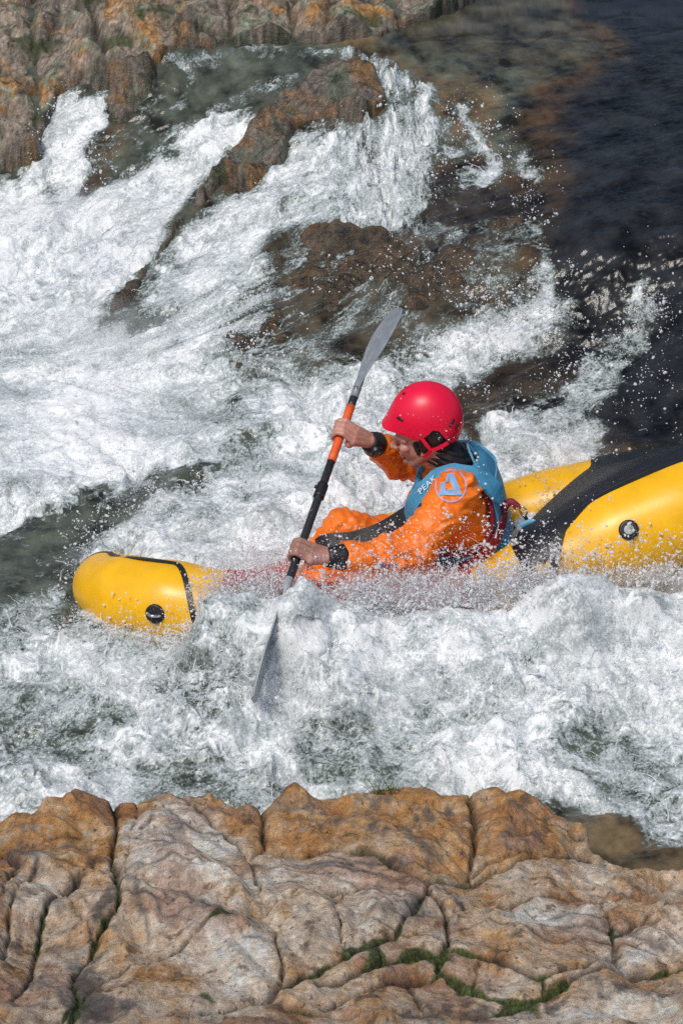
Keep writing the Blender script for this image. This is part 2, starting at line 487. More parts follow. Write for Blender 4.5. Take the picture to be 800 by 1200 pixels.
def water_material():
    k = NT('river_water')
    tint = k.attr('tint').outputs['Color']; air = k.attr('air').outputs['Fac']
    n1 = k.noise(120, 3, .65); n2 = k.noise(45, 4, .7, dist=1.0)
    # the finest threads and bubbles, strongest where the water is half aerated
    w = k.mathn('MULTIPLY', k.mathn('ADD', k.mathn('SUBTRACT', n1, .5), k.mathn('SUBTRACT', n2, .5)), 1.05)
    gate = k.n('ShaderNodeMapRange'); gate.inputs[1].default_value = .05; gate.inputs[2].default_value = .35; k.l(air, gate.inputs[0])
    calm = k.n('ShaderNodeMapRange'); calm.inputs[1].default_value = .55; calm.inputs[2].default_value = 1.0; calm.inputs[3].default_value = 1.0; calm.inputs[4].default_value = .5; k.l(air, calm.inputs[0])
    w = k.mathn('MULTIPLY', k.mathn('MULTIPLY', w, gate.outputs[0]), calm.outputs[0])
    tot = k.mathn('ADD', air, w)
    r = k.n('ShaderNodeValToRGB'); e = r.color_ramp.elements
    e[0].position = .12; e[0].color = (.05, .06, .055, 1)
    e[1].position = 1.0; e[1].color = (.85, .88, .885, 1)
    for p, c in ((.34, (.14, .165, .15)), (.54, (.33, .375, .37)), (.80, (.56, .605, .615))):
        q = e.new(p); q.color = (*c, 1)
    k.l(tot, r.inputs[0])
    k.l(k.mix(k.ramp(tot, .08, .34), tint, r.outputs[0]), k.b.inputs['Base Color'])
    k.l(k.mathn('ADD', k.mathn('MULTIPLY', k.ramp(tot, .4, 1.1), .32), .08), k.b.inputs['Roughness'])
    k.set(IOR=1.33, Subsurface_Radius=(.03, .034, .036), Subsurface_Scale=1.0)
    k.l(k.mathn('MULTIPLY', k.ramp(tot, .45, .9), SSS), k.b.inputs['Subsurface Weight'])
    k.bump(k.noise(50, 6, .7), .15, .01)
    return k.m


# joints in the far bank, drawn along the photograph's
SPLIT = RIVER.new(9.0)
for pts in ([(45,-20),(36,50),(46,110),(42,170)], [(104,-20),(110,40),(124,80),(122,110)], [(85,108),(125,92)], [(60,60),(70,20),(130,8)],
            [(200,40),(270,48),(275,-10)], [(340,-20),(344,52)], [(170,0),(215,30),(205,70)], [(400,-20),(380,45)], [(0,95),(40,110)], [(440,-30),(470,35)]):
    SPLIT = np.minimum(SPLIT, RIVER.dist(pts))


def rock_grain(k):
    n = k.noise(38, 8, .72); n2 = k.noise(150, 4, .7)
    c = k.n('ShaderNodeMix', data_type='RGBA', blend_type='MULTIPLY'); c.inputs['Factor'].default_value = .85
    k.l(k.attr('tint').outputs['Color'], c.inputs[6]); k.l(k.mix(k.ramp(k.mathn('ADD', k.mathn('MULTIPLY', n, .65), k.mathn('MULTIPLY', n2, .35)), .36, .64), (.42, .41, .40), (1.45, 1.45, 1.45)), c.inputs[7])
    k.l(c.outputs[2], k.b.inputs['Base Color'])


def build_bed():
    xs = axis(-1.7, 1.7, .007, (-60, 60), 1.15); ys = axis(-2.2, 4.2, .010, (-3.0, 90), 1.15); ys = np.unique(np.r_[ys, np.arange(1.3, 3.1, .0045)])
    X, Y = np.meshgrid(xs.astype(np.float32), ys.astype(np.float32))
    wx = fbm(3, X, Y, 5, 4) * .05; wy = fbm(9, X, Y, 5, 4) * .08
    rock = chart(ROCK, X + wx, Y + wy)
    zb = base_z(X, Y)
    A = X + .5 * zb; B = Y + 1.6 * zb                      # texture runs over steep faces too
    d = chart(SPLIT, X + fbm(111, A, B, 9, 3) * .03, Y + fbm(115, A, B, 9, 3) * .04)
    jx = A + fbm(111, A, B, 2.5, 3) * .2; jy = B + fbm(115, A, B, 2.5, 3) * .2
    a1 = np.abs(((jx * .93 + jy * .36) * 2.6) % 1 - .5) / 2.6
    a2 = np.abs(((jy * .8 - jx * .45 + .13) * 1.9) % 1 - .5) / 1.9
    d2 = np.minimum(a1, a2)
    block = (1 - np.exp(-d / .03)) * .07 + (1 - np.exp(-d2 / .02)) * .008
    rough = fbm(121, A, B, 4, 3, .5) * .05 + creases(5, A, B, 4, 2, 5, .13, wx) + creases(6, A, B, 5, 7, 18, .12, wy) - .03
    z = zb - .24 + .25 * sstep(.1, .62, rock) + (block + rough - .04) * sstep(.05, .5, rock)
    z = z + np.clip(Y - 4.3, 0, 60) * .30 * sstep(4.2, 8, Y)   # beyond the frame unseen ground climbs away, its slope set for the pool's reflections
    o = link_mesh('river_bed', np.stack([X, Y, z], -1).reshape(-1, 3), grid_faces(len(xs), len(ys)))
    flat = lambda q: q.ravel()[:, None]
    n1 = flat(fbm(141, A, B, 2.6, 5, .6)); n2 = flat(fbm(147, A, B, 9, 5, .65)); n3 = flat(fbm(153, A, B, 50, 4, .75)); n4 = flat(fbm(159, A, B, 5, 5, .65))
    n5 = flat(fbm(161, A, B, 24, 4, .65))
    col = lerp(np.array([.27, .225, .175]), np.array([.37, .20, .07]), sstep(.0, .22, n1 + .35 * n2))
    col = lerp(col, np.array([.21, .235, .165]), sstep(.05, .25, n4 + .2 * n5))
    col = lerp(col, np.array([.38, .31, .27]), sstep(.1, .35, n2 + .3 * n5) * .7)
    col = lerp(col, np.array([.05, .04, .03]), sstep(.12, .4, -n2 - .35 * n5) * .8)
    col = col * np.clip(1 + 1.5 * n3 + .6 * n5, .3, 1.9)
    crack = np.maximum(np.exp(-d / .012), .6 * np.exp(-d2 / .006)); crack = flat(crack)
    col = lerp(col, np.array([.016, .017, .012]), crack * .9)
    moss = sstep(.12, .3, flat(fbm(163, A, B, 4, 4)) + crack * .22 - .08)
    col = lerp(col, np.array([.035, .055, .012]) * (1 + n3), moss * .8)
    col = lerp(col, np.array([.030, .034, .026]) * (1 + n2), flat(sstep(3.9, 4.8, Y)))      # unseen slope, painted dark forest green to darken its reflection in the pool
    under = flat(np.maximum(sstep(.8, .55, rock), .45 * sstep(.95, .85, rock)) * sstep(2.6, 2.2, Y)); col = lerp(col, np.array([.10, .062, .028]) * np.clip(1 + 1.8 * n5 + 1.6 * n2, .15, 2.4), under * .8)
    wet = flat(sstep(.995, .75, rock)) * .8
    col = col * (1 - .6 * wet)
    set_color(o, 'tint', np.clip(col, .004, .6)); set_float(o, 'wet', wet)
    k = NT('wet_rock')
    rock_grain(k)
    r = k.n('ShaderNodeMapRange'); k.l(k.attr('wet').outputs['Fac'], r.inputs[0]); r.inputs[3].default_value = .8; r.inputs[4].default_value = .10
    k.l(r.outputs[0], k.b.inputs['Roughness']); k.bump(k.noise(55, 7, .7), .8, .015)
    o.data.materials.append(k.m)
    return tag(o, kind='structure')


# ------------------------------------------------------------------ the near bank
NEAR_Z = [(-150,1000,.16),(0,968,.20),(60,953,.22),(130,932,.25),(190,936,.26),(250,938,.26),(310,956,.25),(345,949,.25),(400,934,.26),(440,928,.27),(500,926,.27),(545,938,.26),(600,942,.25),(640,953,.22),(684,982,.17),(692,1008,.13),(740,1024,.10),(800,1038,.09),(950,1050,.08),
(215,950,.29),(0,1040,.36),(140,1040,.33),(220,1010,.39),(300,1040,.40),(400,1030,.36),(420,980,.31),(600,985,.26),(500,1045,.34),(620,1040,.31),(720,1055,.26),(800,1075,.26),
(0,1120,.50),(100,1120,.46),(200,1120,.53),(300,1110,.52),(400,1100,.50),(500,1110,.43),(620,1090,.42),(720,1110,.36),(800,1120,.36),
(0,1200,.68),(150,1200,.68),(300,1200,.66),(450,1190,.57),(600,1180,.53),(800,1170,.48),(800,1200,.56),(400,1300,.85),(0,1300,.9),(800,1300,.78),(-200,1100,.5),(1000,1100,.3),(-200,1300,.9),(1000,1300,.75)]
_NP = thin_plate(np.array([atz(a, b, c) for a, b, c in NEAR_Z]))
_rim = np.array([atz(a, b, c)[:2] for a, b, c in NEAR_Z[:19]])


def near_raw(x, y):
    x = np.asarray(x, float); y = np.asarray(y, float)
    e = np.interp(x, _rim[:, 0], _rim[:, 1])
    yc = np.clip(np.minimum(y, e), -3.6, 0); xc = np.clip(x, -1.6, 1.6)
    z = _NP[1][-3] + _NP[1][-2] * xc + _NP[1][-1] * yc
    for (a, b), c in zip(_NP[0], _NP[1]):
        d2 = (xc - a) ** 2 + (yc - b) ** 2
        z = z + c * .5 * d2 * np.log(d2 + 1e-12)
    over = np.clip(y - e, 0, 9)
    return z - over * 1.1 - 2.5 * over ** 2 + .2 * np.clip(-3.6 - y, 0, 40)


_nx = np.arange(-1.7, 1.71, .03); _ny = np.arange(-4.0, -.6, .02)
_NZ = near_raw(*np.meshgrid(_nx, _ny))


def near_z(x, y):
    return grid_lookup(_NZ, -1.7, .03, -4.0, .02, np.asarray(x, float), np.asarray(y, float))


BANK = Chart(-1.5, 1.5, .006, -3.7, -1.2, .007, near_z, 5.0, 12)
SEAMS = [([(137,926),(135,960),(132,1000),(140,1050),(138,1078),(110,1112),(88,1135)], 1.6), ([(97,1033),(62,1068),(46,1090),(36,1128),(26,1160),(-10,1185)], 1.5),
([(-20,985),(20,1020),(8,1060),(-10,1075)], .8), ([(42,1022),(12,1080),(5,1125)], .7), ([(75,1050),(98,1088),(112,1112)], .8), ([(20,1000),(70,985),(120,975),(135,965)], .6), ([(97,1033),(120,1012),(134,1000)], .7),
([(213,938),(256,966),(290,1000),(308,992)], .9), ([(308,992),(345,996),(400,1001),(440,1010),(488,1030),(500,1045)], 1.1), ([(274,930),(306,955),(310,990)], .9),
([(550,930),(552,970),(556,1000),(552,1022)], 1.2), ([(500,1045),(540,1030),(600,1016),(640,1010),(692,1010)], 1.2), ([(552,1020),(590,1010),(640,1010)], .7),
([(150,1140),(205,1114),(260,1090),(310,1076),(350,1056),(400,1046),(450,1048),(492,1056)], .9), ([(290,1004),(305,1040),(313,1074)], .6), ([(150,1140),(100,1160),(60,1210)], .8), ([(88,1135),(92,1170),(80,1210)], .9),
([(240,1185),(300,1165),(350,1146),(400,1120),(440,1110),(470,1095),(490,1072),(500,1046)], 1.2), ([(326,1090),(331,1130),(328,1152)], .6), ([(500,1048),(522,1075),(528,1112),(512,1140)], 1.6),
([(530,1072),(600,1056),(650,1050),(702,1060)], .8), ([(702,1060),(714,1085),(716,1112),(722,1135)], 1.0), ([(530,1120),(580,1130),(630,1150),(682,1142),(722,1122)], 1.1), ([(668,1030),(690,1050),(702,1060),(745,1056),(810,1076)], .9),
([(716,1106),(760,1086),(820,1078)], .9), ([(380,1172),(450,1150),(520,1143),(562,1165),(622,1172),(680,1152),(740,1141),(820,1134)], 1.3), ([(480,1152),(502,1187)], .8), ([(330,1172),(420,1186),(480,1181),(560,1186),(620,1174)], .9),
([(375,1150),(450,1130),(522,1124)], .9), ([(180,935),(160,955),(150,1000),(144,1060)], .5), ([(560,1130),(555,1160)], .8), ([(630,1150),(640,1172)], .6), ([(400,1046),(396,1080),(402,1118)], .35), ([(600,1056),(606,1090),(596,1126)], .3),
([(200,1200),(300,1192),(420,1198)], .8), ([(440,1110),(452,1132)], .7), ([(0,1120),(30,1128)], .6)]
SEAM_D = BANK.new(9.0)
for pts, s in SEAMS: SEAM_D = np.minimum(SEAM_D, BANK.dist(pts) / s + .002 * (1.6 - s))
TONE = BANK.new(.45)   # 0 ochre, .5 pinkish tan, 1 chalky grey
for pts, v, b in (([(-100,940),(130,920),(500,900),(720,960),(700,1010),(560,1020),(490,1030),(300,990),(120,1010),(-100,1060)], .12, 26), ([(140,962),(205,938),(258,968),(288,1000),(240,1015),(150,1030)], .95, 9),
                  ([(30,1030),(95,1035),(40,1100),(0,1110)], .75, 10), ([(290,1005),(400,1005),(490,1035),(400,1045),(310,1070)], .72, 12), ([(330,1070),(480,1050),(490,1070),(400,1110),(330,1140)], .72, 12), ([(580,1070),(690,1065),(700,1090),(600,1100)], 1.0, 10),
                  ([(530,1075),(600,1060),(580,1125),(530,1118)], .55, 10), ([(540,1035),(680,1015),(790,1040),(700,1055),(600,1050)], .5, 10), ([(720,1100),(800,1080),(800,1130),(725,1135)], .75, 8), ([(520,1130),(620,1150),(560,1165)], .8, 8),
                  ([(150,1050),(280,1010),(300,1070),(200,1110)], .75, 14), ([(250,1100),(320,1090),(320,1150),(220,1170)], .85, 14), ([(40,1110),(130,1140),(100,1200),(20,1200)], .62, 12), ([(600,1180),(800,1160),(800,1210),(560,1210)], .75, 14)):
    BANK.patch(TONE, pts, v, b)
STAIN = BANK.new()
for pts, v, b in (([(88,1130),(110,1120),(135,1200),(80,1200)], .8, 8), ([(142,1165),(155,1150),(160,1200),(135,1200)], .7, 7), ([(170,950),(200,942),(170,1000),(150,1010)], .55, 6), ([(100,1050),(135,1060),(130,1100),(110,1110)], .6, 8),
                  ([(480,1170),(620,1176),(800,1140),(800,1162),(640,1190),(400,1200)], .55, 8), ([(340,1070),(385,1055),(380,1075),(335,1085)], .45, 8), ([(330,960),(480,940),(540,960),(530,1010),(350,990)], .35, 12), ([(560,945),(640,955),(600,965)], .45, 8)):
    BANK.patch(STAIN, pts, v, b)


def build_near_bank():
    xs = axis(-1.32, 1.32, .0032, (-60, 60), 1.15); ys = axis(-3.05, -1.3, .0032, (-40, -1.0), 1.15)
    ys = ys[ys < -.95]
    X, Y = np.meshgrid(xs.astype(np.float32), ys.astype(np.float32))
    z0 = grid_lookup(_NZ, -1.7, .03, -4.0, .02, X, Y)
    far = np.clip(-4.0 - Y, 0, 60); z0 = z0 + .22 * far
    A = X; B = Y + .9 * z0
    wx = fbm(211, A, B, 6, 5, .62) * .026; wy = fbm(215, A, B, 6, 5, .62) * .030
    d = BANK.at(SEAM_D, X + wx, Y + wy)
    inside = sstep(1.5, 1.35, np.abs(X)) * sstep(-3.65, -3.3, Y)
    d = lerp(.12, d, inside)
    # small secondary joints
    jx = A + fbm(221, A, B, 3, 3) * .1; jy = B + fbm(225, A, B, 3, 3) * .1
    b1 = np.abs(((jx * .35 + jy * .95) * 7.1) % 1 - .5) / 7.1; b2 = np.abs(((jx * .9 - jy * .5 + .2) * 4.3) % 1 - .5) / 4.3
    on = sstep(.05, .2, fbm(229, A, B, 2.5, 3))
    d2 = np.minimum(b1, b2 + .01) + .02 * (1 - on)
    crack = np.exp(-(d / (.0030 + .0062 * sstep(-.1, .3, fbm(243, A, B, 4, 3)))) ** 1.6); crack2 = np.exp(-d2 / .003) * on
    # strata: low ridges running along the slabs
    s = A * .32 + B * .95 + fbm(231, A, B, 3, 4, .55) * .12
    strata = Noise(237)(s * 26, A * 2.2) * .6 + Noise(238)(s * 60, A * 4) * .4
    face = creases(1, A, B, 4, 1.6, 3.4, .085, wx) + creases(2, A, B, 5, 4, 9, .15, wx) + creases(3, A, B, 4, 16, 34, .09, wy) - .05
    lump = fbm(241, A, B, 4.5, 4, .5)
    gr = fbm(247, A, B, 28, 5, .62); gr2 = fbm(253, A, B, 120, 2, .7)
    z = z0 + (1 - np.exp(-d / .012)) * .016 + (1 - np.exp(-d / .0035)) * .016 - .024 + face + lump * .012 + strata * .002 + gr * .004 - crack * .016 - crack2 * .006
    o = link_mesh('near_rock_bank', np.stack([X, Y, z], -1).reshape(-1, 3), grid_faces(len(xs), len(ys)))
    flat = lambda q: np.asarray(q).ravel()[:, None]
    tone = flat(BANK.at(TONE, X + wx * 2, Y + wy * 2)); stain = flat(BANK.at(STAIN, X + wx * 2, Y + wy * 2))
    n1 = flat(fbm(261, A, B, 6, 5, .62)); n2 = flat(fbm(267, A, B, 15, 5, .65)); st = flat(strata); g = flat(gr); g2 = flat(gr2); n3 = flat(fbm(273, A, B, 3, 4)); n4 = flat(fbm(277, s * 8, A * 2, 1, 4, .6))
    tone = np.clip((tone - .45) * 1.2 + .45 + .85 * n1 + .40 * n2 + .14 * st, 0, 1)
    stops = np.array([[.48, .24, .075], [.57, .36, .18], [.62, .48, .34], [.71, .59, .46], [.82, .75, .65]])
    q = np.clip(tone.ravel() * 4, 0, 3.999); i = q.astype(int); f = (q - i)[:, None]
    col = stops[i] * (1 - f) + stops[i + 1] * f
    col = lerp(col, np.array([.36, .15, .05]), sstep(.06, .36, n4 + .6 * n3) * .75 * (1 - .5 * tone))      # rust bands
    col = lerp(col, np.array([.42, .29, .235]), sstep(.1, .4, n3 - .3 * n1) * .5)                          # purplish patches
    col = lerp(col, np.array([.085, .065, .055]), np.clip(sstep(.15, .5, stain + .7 * n2 + .3 * n1 - .12), 0, 1) * .8)
    col = lerp(col, np.array([.11, .085, .07]), sstep(.24, .46, -n2 - .4 * n1 + .3 * st) * .75)            # dark weathering
    col = lerp(col, np.array([.42, .45, .43]), sstep(.22, .36, flat(fbm(281, A, B, 13, 4, .7)) - .05) * .55)  # grey lichen
    col = col * np.clip(1 + .5 * g, .6, 1.3)
    vein = flat(1 - np.abs(Noise(288)(s * 7 + 5 * wx, A * 1.6 - B * .5)) * 9); vein2 = flat(1 - np.abs(Noise(289)(A * 4.5 + B * 3 + 6 * wy, B * 1.4)) * 11)
    vm = np.clip(np.maximum(vein, vein2), 0, 1) * sstep(-.1, .25, n3 + .6 * n1)
    col = lerp(col, np.array([.10, .095, .09]), vm * .75)
    spots = sstep(.42, .55, flat(fbm(285, A, B, 55, 2, .6))); col = lerp(col, np.array([.05, .045, .04]), spots * .7)
    ck = flat(np.maximum(crack, .8 * crack2)); halo = flat(np.exp(-d / .02))
    col = lerp(col, col * np.array([.55, .5, .47]), halo * .3)
    col = lerp(col, np.array([.014, .012, .010]), ck * .93)
    mz = flat(fbm(291, A, B, 5, 3, .6)); cool = flat(sstep(-2.0, -2.5, Y))
    moss = sstep(.55, .8, flat(np.exp(-d / .012)) + 1.7 * mz - .36 + .16 * cool) * (.35 + .65 * cool)
    col = lerp(col, np.array([.045, .075, .010]) * np.clip(1 + 2.2 * g2 + 1.2 * g, .3, 2.2), moss * .92)
    wet = flat(sstep(.16, .02, z + .05 * gr)); col = col * (1 - .55 * wet)
    set_color(o, 'tint', np.clip(col, .004, .75)); set_float(o, 'wet', wet)
    k = NT('layered_rock')
    rock_grain(k)
    r = k.n('ShaderNodeMapRange'); k.l(k.attr('wet').outputs['Fac'], r.inputs[0]); r.inputs[3].default_value = .72; r.inputs[4].default_value = .25
    k.l(r.outputs[0], k.b.inputs['Roughness']); b1 = k.bump(k.noise(60, 8, .72), .75, .012); b2 = k.n('ShaderNodeBump'); b2.inputs['Strength'].default_value = .5; b2.inputs['Distance'].default_value = .004; k.l(k.noise(240, 4, .7), b2.inputs['Height']); k.l(b2.outputs[0], b1.inputs['Normal'])
    o.data.materials.append(k.m)
    return tag(o, kind='structure')


def build_grass_tuft():
    p = BANK.spot(451, 934); V = []; Fc = []
    r = np.random.default_rng(5)
    for i in range(110):
        a = r.random() * 2 * math.pi; L = r.uniform(.02, .075); lean = r.uniform(.25, 1.3)
        bx, by = p[0] + r.normal(0, .022), p[1] + r.normal(0, .018) - .01
        bz = float(near_z(bx, by)) + .0
        w = r.uniform(.0012, .0024); base = len(V)
        for j in range(4):
            t = j / 3; h = L * t * math.cos(lean * t * .8); out = L * t * math.sin(lean * t)
            c = np.array([bx + math.cos(a) * out, by + math.sin(a) * out, bz + h]); s_ = np.array([-math.sin(a), math.cos(a), 0]) * w * (1 - t * .9)
            V += [c - s_, c + s_]
        for j in range(3): Fc.append([base + 2 * j, base + 2 * j + 1, base + 2 * j + 3, base + 2 * j + 2])
    k = NT('grass_blades'); k.l(k.mix(k.noise(60), (.03, .06, .012), (.10, .13, .03)), k.b.inputs['Base Color']); k.set(Roughness=.6)
    o = link_mesh('grass_tuft', V, Fc, k.m)
    return tag(o, 'small tuft of green grass on top of the orange near rock, right at the water', 'grass tuft')


# ------------------------------------------------------------------ spray: drops, threads and beads thrown off the white water
OCT_V = np.array([[1, 0, 0], [-1, 0, 0], [0, 1, 0], [0, -1, 0], [0, 0, 1], [0, 0, -1]], float)
OCT_F = np.array([[0, 2, 4], [2, 1, 4], [1, 3, 4], [3, 0, 4], [2, 0, 5], [1, 2, 5], [3, 1, 5], [0, 3, 5]])
_g = (1 + 5 ** .5) / 2
ICO_V = np.array([[-1, _g, 0], [1, _g, 0], [-1, -_g, 0], [1, -_g, 0], [0, -1, _g], [0, 1, _g], [0, -1, -_g], [0, 1, -_g], [_g, 0, -1], [_g, 0, 1], [-_g, 0, -1], [-_g, 0, 1]]) / math.sqrt(1 + _g * _g)
ICO_F = np.array([[0, 11, 5], [0, 5, 1], [0, 1, 7], [0, 7, 10], [0, 10, 11], [1, 5, 9], [5, 11, 4], [11, 10, 2], [10, 7, 6], [7, 1, 8], [3, 9, 4], [3, 4, 2], [3, 2, 6], [3, 6, 8], [3, 8, 9], [4, 9, 5], [2, 4, 11], [6, 2, 10], [8, 6, 7], [9, 8, 1]])


def beads(P, R, stretch, V0, F0):
    n = len(P); r = np.random.default_rng(3)
    a = r.random(n) * 2 * np.pi; b = r.normal(0, .6, n)
    d = np.stack([np.cos(a) * np.cos(b), np.sin(a) * np.cos(b), np.sin(b)], 1)
    V = V0[None] * R[:, None, None]
    V = V * (1 + r.normal(0, .16, (n, len(V0), 1)))
    V = V + d[:, None] * (np.sum(V0[None] * d[:, None], 2, keepdims=True) * (R * (stretch - 1))[:, None, None])
    return (V + P[:, None]).reshape(-1, 3), (F0[None] + (np.arange(n) * len(V0))[:, None, None]).reshape(-1, 3)


# (path of photo spots with depth, sideways scatter, mean height, clusters, drops per cluster, drop size)
PLUMES = [([(250,712,-.50),(400,702,-.51),(520,696,-.50),(640,684,-.46),(800,672,-.42)], .05, .05, 420, 7, .0034),
          ([(470,480,-.14),(530,500,-.14),(570,570,-.26),(560,620,-.26)], .05, .02, 46, 1.5, .0017),
          ([(440,640,-.47),(500,620,-.40),(560,630,-.34)], .05, .03, 50, 2, .0018),
          ([(245,700,-.44),(290,695,-.42),(340,690,-.42)], .05, .05, 520, 15, .0017),
          ([(250,680,-.1),(330,665,-.05)], .08, .05, 260, 12, .0016),
          ([(225,742,-.50),(300,738,-.54),(360,728,-.53)], .05, .055, 200, 16, .0017),
          ([(330,722,-.54),(430,712,-.53),(520,708,-.52),(620,698,-.48)], .06, .065, 900, 16, .0018),
          ([(420,690,-.50),(520,688,-.49),(640,676,-.45)], .05, .06, 480, 15, .0016),
          ([(230,760,-.62),(420,760,-.64),(600,750,-.64),(810,735,-.62)], .09, .03, 1300, 12, .0015),
          ([(200,800,-.8),(420,800,-.85),(810,790,-.85)], .12, .03, 700, 10, .0016),
          ([(620,684,-.45),(720,678,-.42),(800,672,-.40)], .05, .05, 420, 15, .0017),
          ([(640,650,-.42),(700,655,-.42)], .05, .05, 60, 9, .0018),
          ([(240,690,-.25),(300,690,-.2),(340,690,-.3)], .05, .05, 260, 14, .0016),
          ([(230,655,.30),(330,650,.34),(400,640,.36)], .07, .06, 300, 12, .0016),
          ([(85,742,-.30),(160,752,-.42),(240,745,-.5)], .05, .035, 260, 14, .0018),
          ([(80,690,.0),(120,660,.25),(190,640,.4)], .07, .06, 110, 10, .0018),
          ([(110,620,.5),(200,590,.6),(300,570,.7)], .10, .06, 200, 12, .002),
          ([(380,660,-.40),(450,650,-.40),(560,640,-.3)], .06, .06, 70, 5, .0016),
          ([(600,600,.2),(640,560,.3),(700,520,.5)], .10, .06, 90, 8, .0019),
          ([(640,470,.7),(700,440,.8),(745,380,.95)], .10, .05, 110, 7, .002),
          ([(755,365,.95)], .05, .04, 60, 8, .002),
          ([(700,420,.8),(790,520,.4)], .22, .14, 300, 1.4, .0021),
          ([(560,350,1.15),(640,335,1.1)], .09, .06, 90, 9, .002),
          ([(520,410,1.15),(600,385,1.1),(655,365,1.1)], .07, .05, 160, 10, .0019),
          ([(545,140,1.9),(575,200,1.75)], .07, .05, 80, 9, .002), ([(615,195,1.6),(625,265,1.2)], .06, .04, 40, 8, .002),
          ([(420,180,1.9),(490,220,1.75)], .12, .05, 120, 10, .002),
          ([(300,330,1.9),(250,400,1.6),(330,420,1.4)], .12, .05, 160, 9, .002),
          ([(440,330,1.6),(520,300,1.5)], .14, .05, 90, 5, .002),
          ([(60,130,2.35),(90,190,2.4),(120,240,2.4)], .09, .05, 80, 8, .002),
          ([(480,430,.9),(540,470,.8)], .1, .05, 90, 8, .002),
          ([(500,600,-.35),(590,600,-.3),(700,600,-.32)], .10, .05, 46, 1.6, .0022),
          ([(150,690,-.42),(230,700,-.44)], .08, .04, 20, 1.5, .002)]


def build_spray():
    r = np.random.default_rng(21); P = []; R = []
    for path, sc, hgt, n, per, size in PLUMES:
        w = np.array([aty(*q) for q in path]); m = len(w)
        for _ in range(n):
            t = r.random() * (m - 1) if m > 1 else 0; i = min(int(t), max(m - 2, 0)); c = w[i] * (1 - (t - i)) + w[min(i + 1, m - 1)] * (t - i) if m > 1 else w[0]
            c = c + np.array([r.normal(0, sc), r.normal(0, sc * .8), r.exponential(hgt) - .3 * hgt])
            k = max(1, int(r.poisson(per))); sg = r.uniform(.006, .03)
            ax = unit(r.normal(0, 1, 3) + np.array([-.6, 0, .9])); al = r.normal(0, 1, (k, 1)) * sg * r.uniform(.6, 2.2)
            P.append(c + r.normal(0, sg * .6, (k, 3)) + ax * al); R.append(np.clip(r.lognormal(math.log(size * .72), .55, k), .0006, .0065))
    # drops scattered over all broken water
    n = 260000; x = r.uniform(-1.5, 1.5, n); y = r.uniform(-1.6, 2.9, n)
    z, air, f0, hue, us, vs, grit, big, amp = water_fields(x.astype(np.float32), y.astype(np.float32))
    milk = sstep(-.3, -.7, x) * sstep(.8, 1.2, y) * sstep(2.2, 1.7, y)
    wgt = sstep(.15, .7, f0) * (.25 + 1.2 * sstep(.0, .35, big)) * (1 - .85 * milk) * (.5 + .8 * sstep(1.1, .5, air)) + .004
    keep = r.random(n) < wgt * .17
    x, y, z = x[keep], y[keep], z[keep]; k = len(x)
    P.append(np.stack([x, y, z + r.exponential(.016, k) - .002], 1)); R.append(np.clip(r.lognormal(math.log(.0014), .5, k), .0006, .006))
    P = np.concatenate(P); R = np.concatenate(R)
    ok = P[:, 2] > base_z(P[:, 0], P[:, 1]) - .12; P, R = P[ok], R[ok]
    s = R < .0022; st = r.uniform(1, 2.0, len(R))
    V1, F1 = beads(P[s], R[s], st[s], OCT_V, OCT_F); V2, F2 = beads(P[~s], R[~s], st[~s], ICO_V, ICO_F)
    k = NT('spray_drops'); k.b.inputs['Base Color'].default_value = (.95, .97, .98, 1); k.set(Roughness=.15, IOR=1.33)
    tr = k.n('ShaderNodeBsdfTranslucent'); tr.inputs[0].default_value = (.98, .99, 1, 1); mx = k.n('ShaderNodeMixShader'); mx.inputs[0].default_value = .58
    k.l(k.b.outputs[0], mx.inputs[1]); k.l(tr.outputs[0], mx.inputs[2]); k.l(mx.outputs[0], k.t.nodes['Material Output'].inputs[0])
    o = link_mesh('spray', np.vstack([V1, V2]), np.vstack([F1, F2 + len(V1)]), k.m)
    tag(o, 'white drops of spray flying off the churning rapid', None, None, 'stuff')
    # threads and tongues of water torn upward, beaded at the tip
    sel = r.random(len(x)) < .11; n = int(sel.sum()); b = np.stack([x[sel], y[sel], z[sel] - .006], 1)
    extra = []
    for path, sc, hgt, cnt, per, size in PLUMES[5:18]:
        w = np.array([aty(*q) for q in path]); q = r.integers(0, len(w), cnt // 3); f = r.random((cnt // 3, 1)); p = w[q] * f + w[np.minimum(q + 1, len(w) - 1)] * (1 - f)
        extra.append(p + r.normal(0, 1, p.shape) * np.array([sc, sc * .7, .02]))
    b = np.vstack([b] + extra); n = len(b)
    az = r.random(n) * 2 * np.pi; sp = r.uniform(.3, 1.25, n); out = r.uniform(.2, 1.1, n)
    v = np.stack([np.cos(az) * out * sp - .25, np.sin(az) * out * sp, sp * r.uniform(.5, 1.2, n)], 1); T = r.uniform(.02, .095, n)
    r0 = r.lognormal(math.log(.0021), .45, n); M = 8; V = np.zeros((n, M, 5, 3)); tt = np.linspace(0, 1, M)
    wob = r.normal(0, .0035, (n, M, 3)).cumsum(1) * .6
    C_ = b[:, None] + v[:, None] * (tt[None, :, None] * T[:, None, None]) + np.array([0, 0, -4.9]) * (tt[None, :, None] * T[:, None, None]) ** 2 + wob
    prof = np.array([1.9, 1.25, .8, .62, .7, .5, .75, .12]); tan = unit(np.array([1, .3, .2])); tan2 = unit(np.array([-.3, 1, 0])); dirv = v / np.linalg.norm(v, axis=1)[:, None]
    s1 = np.cross(dirv, tan); s1 /= np.linalg.norm(s1, axis=1)[:, None] + 1e-9; s2 = np.cross(dirv, s1)
    for j in range(5):
        a = 2 * np.pi * j / 5
        V[:, :, j] = C_ + (np.cos(a) * s1 + np.sin(a) * s2)[:, None] * (r0[:, None] * prof[None] * r.uniform(.6, 1.4, (n, M)))[..., None]
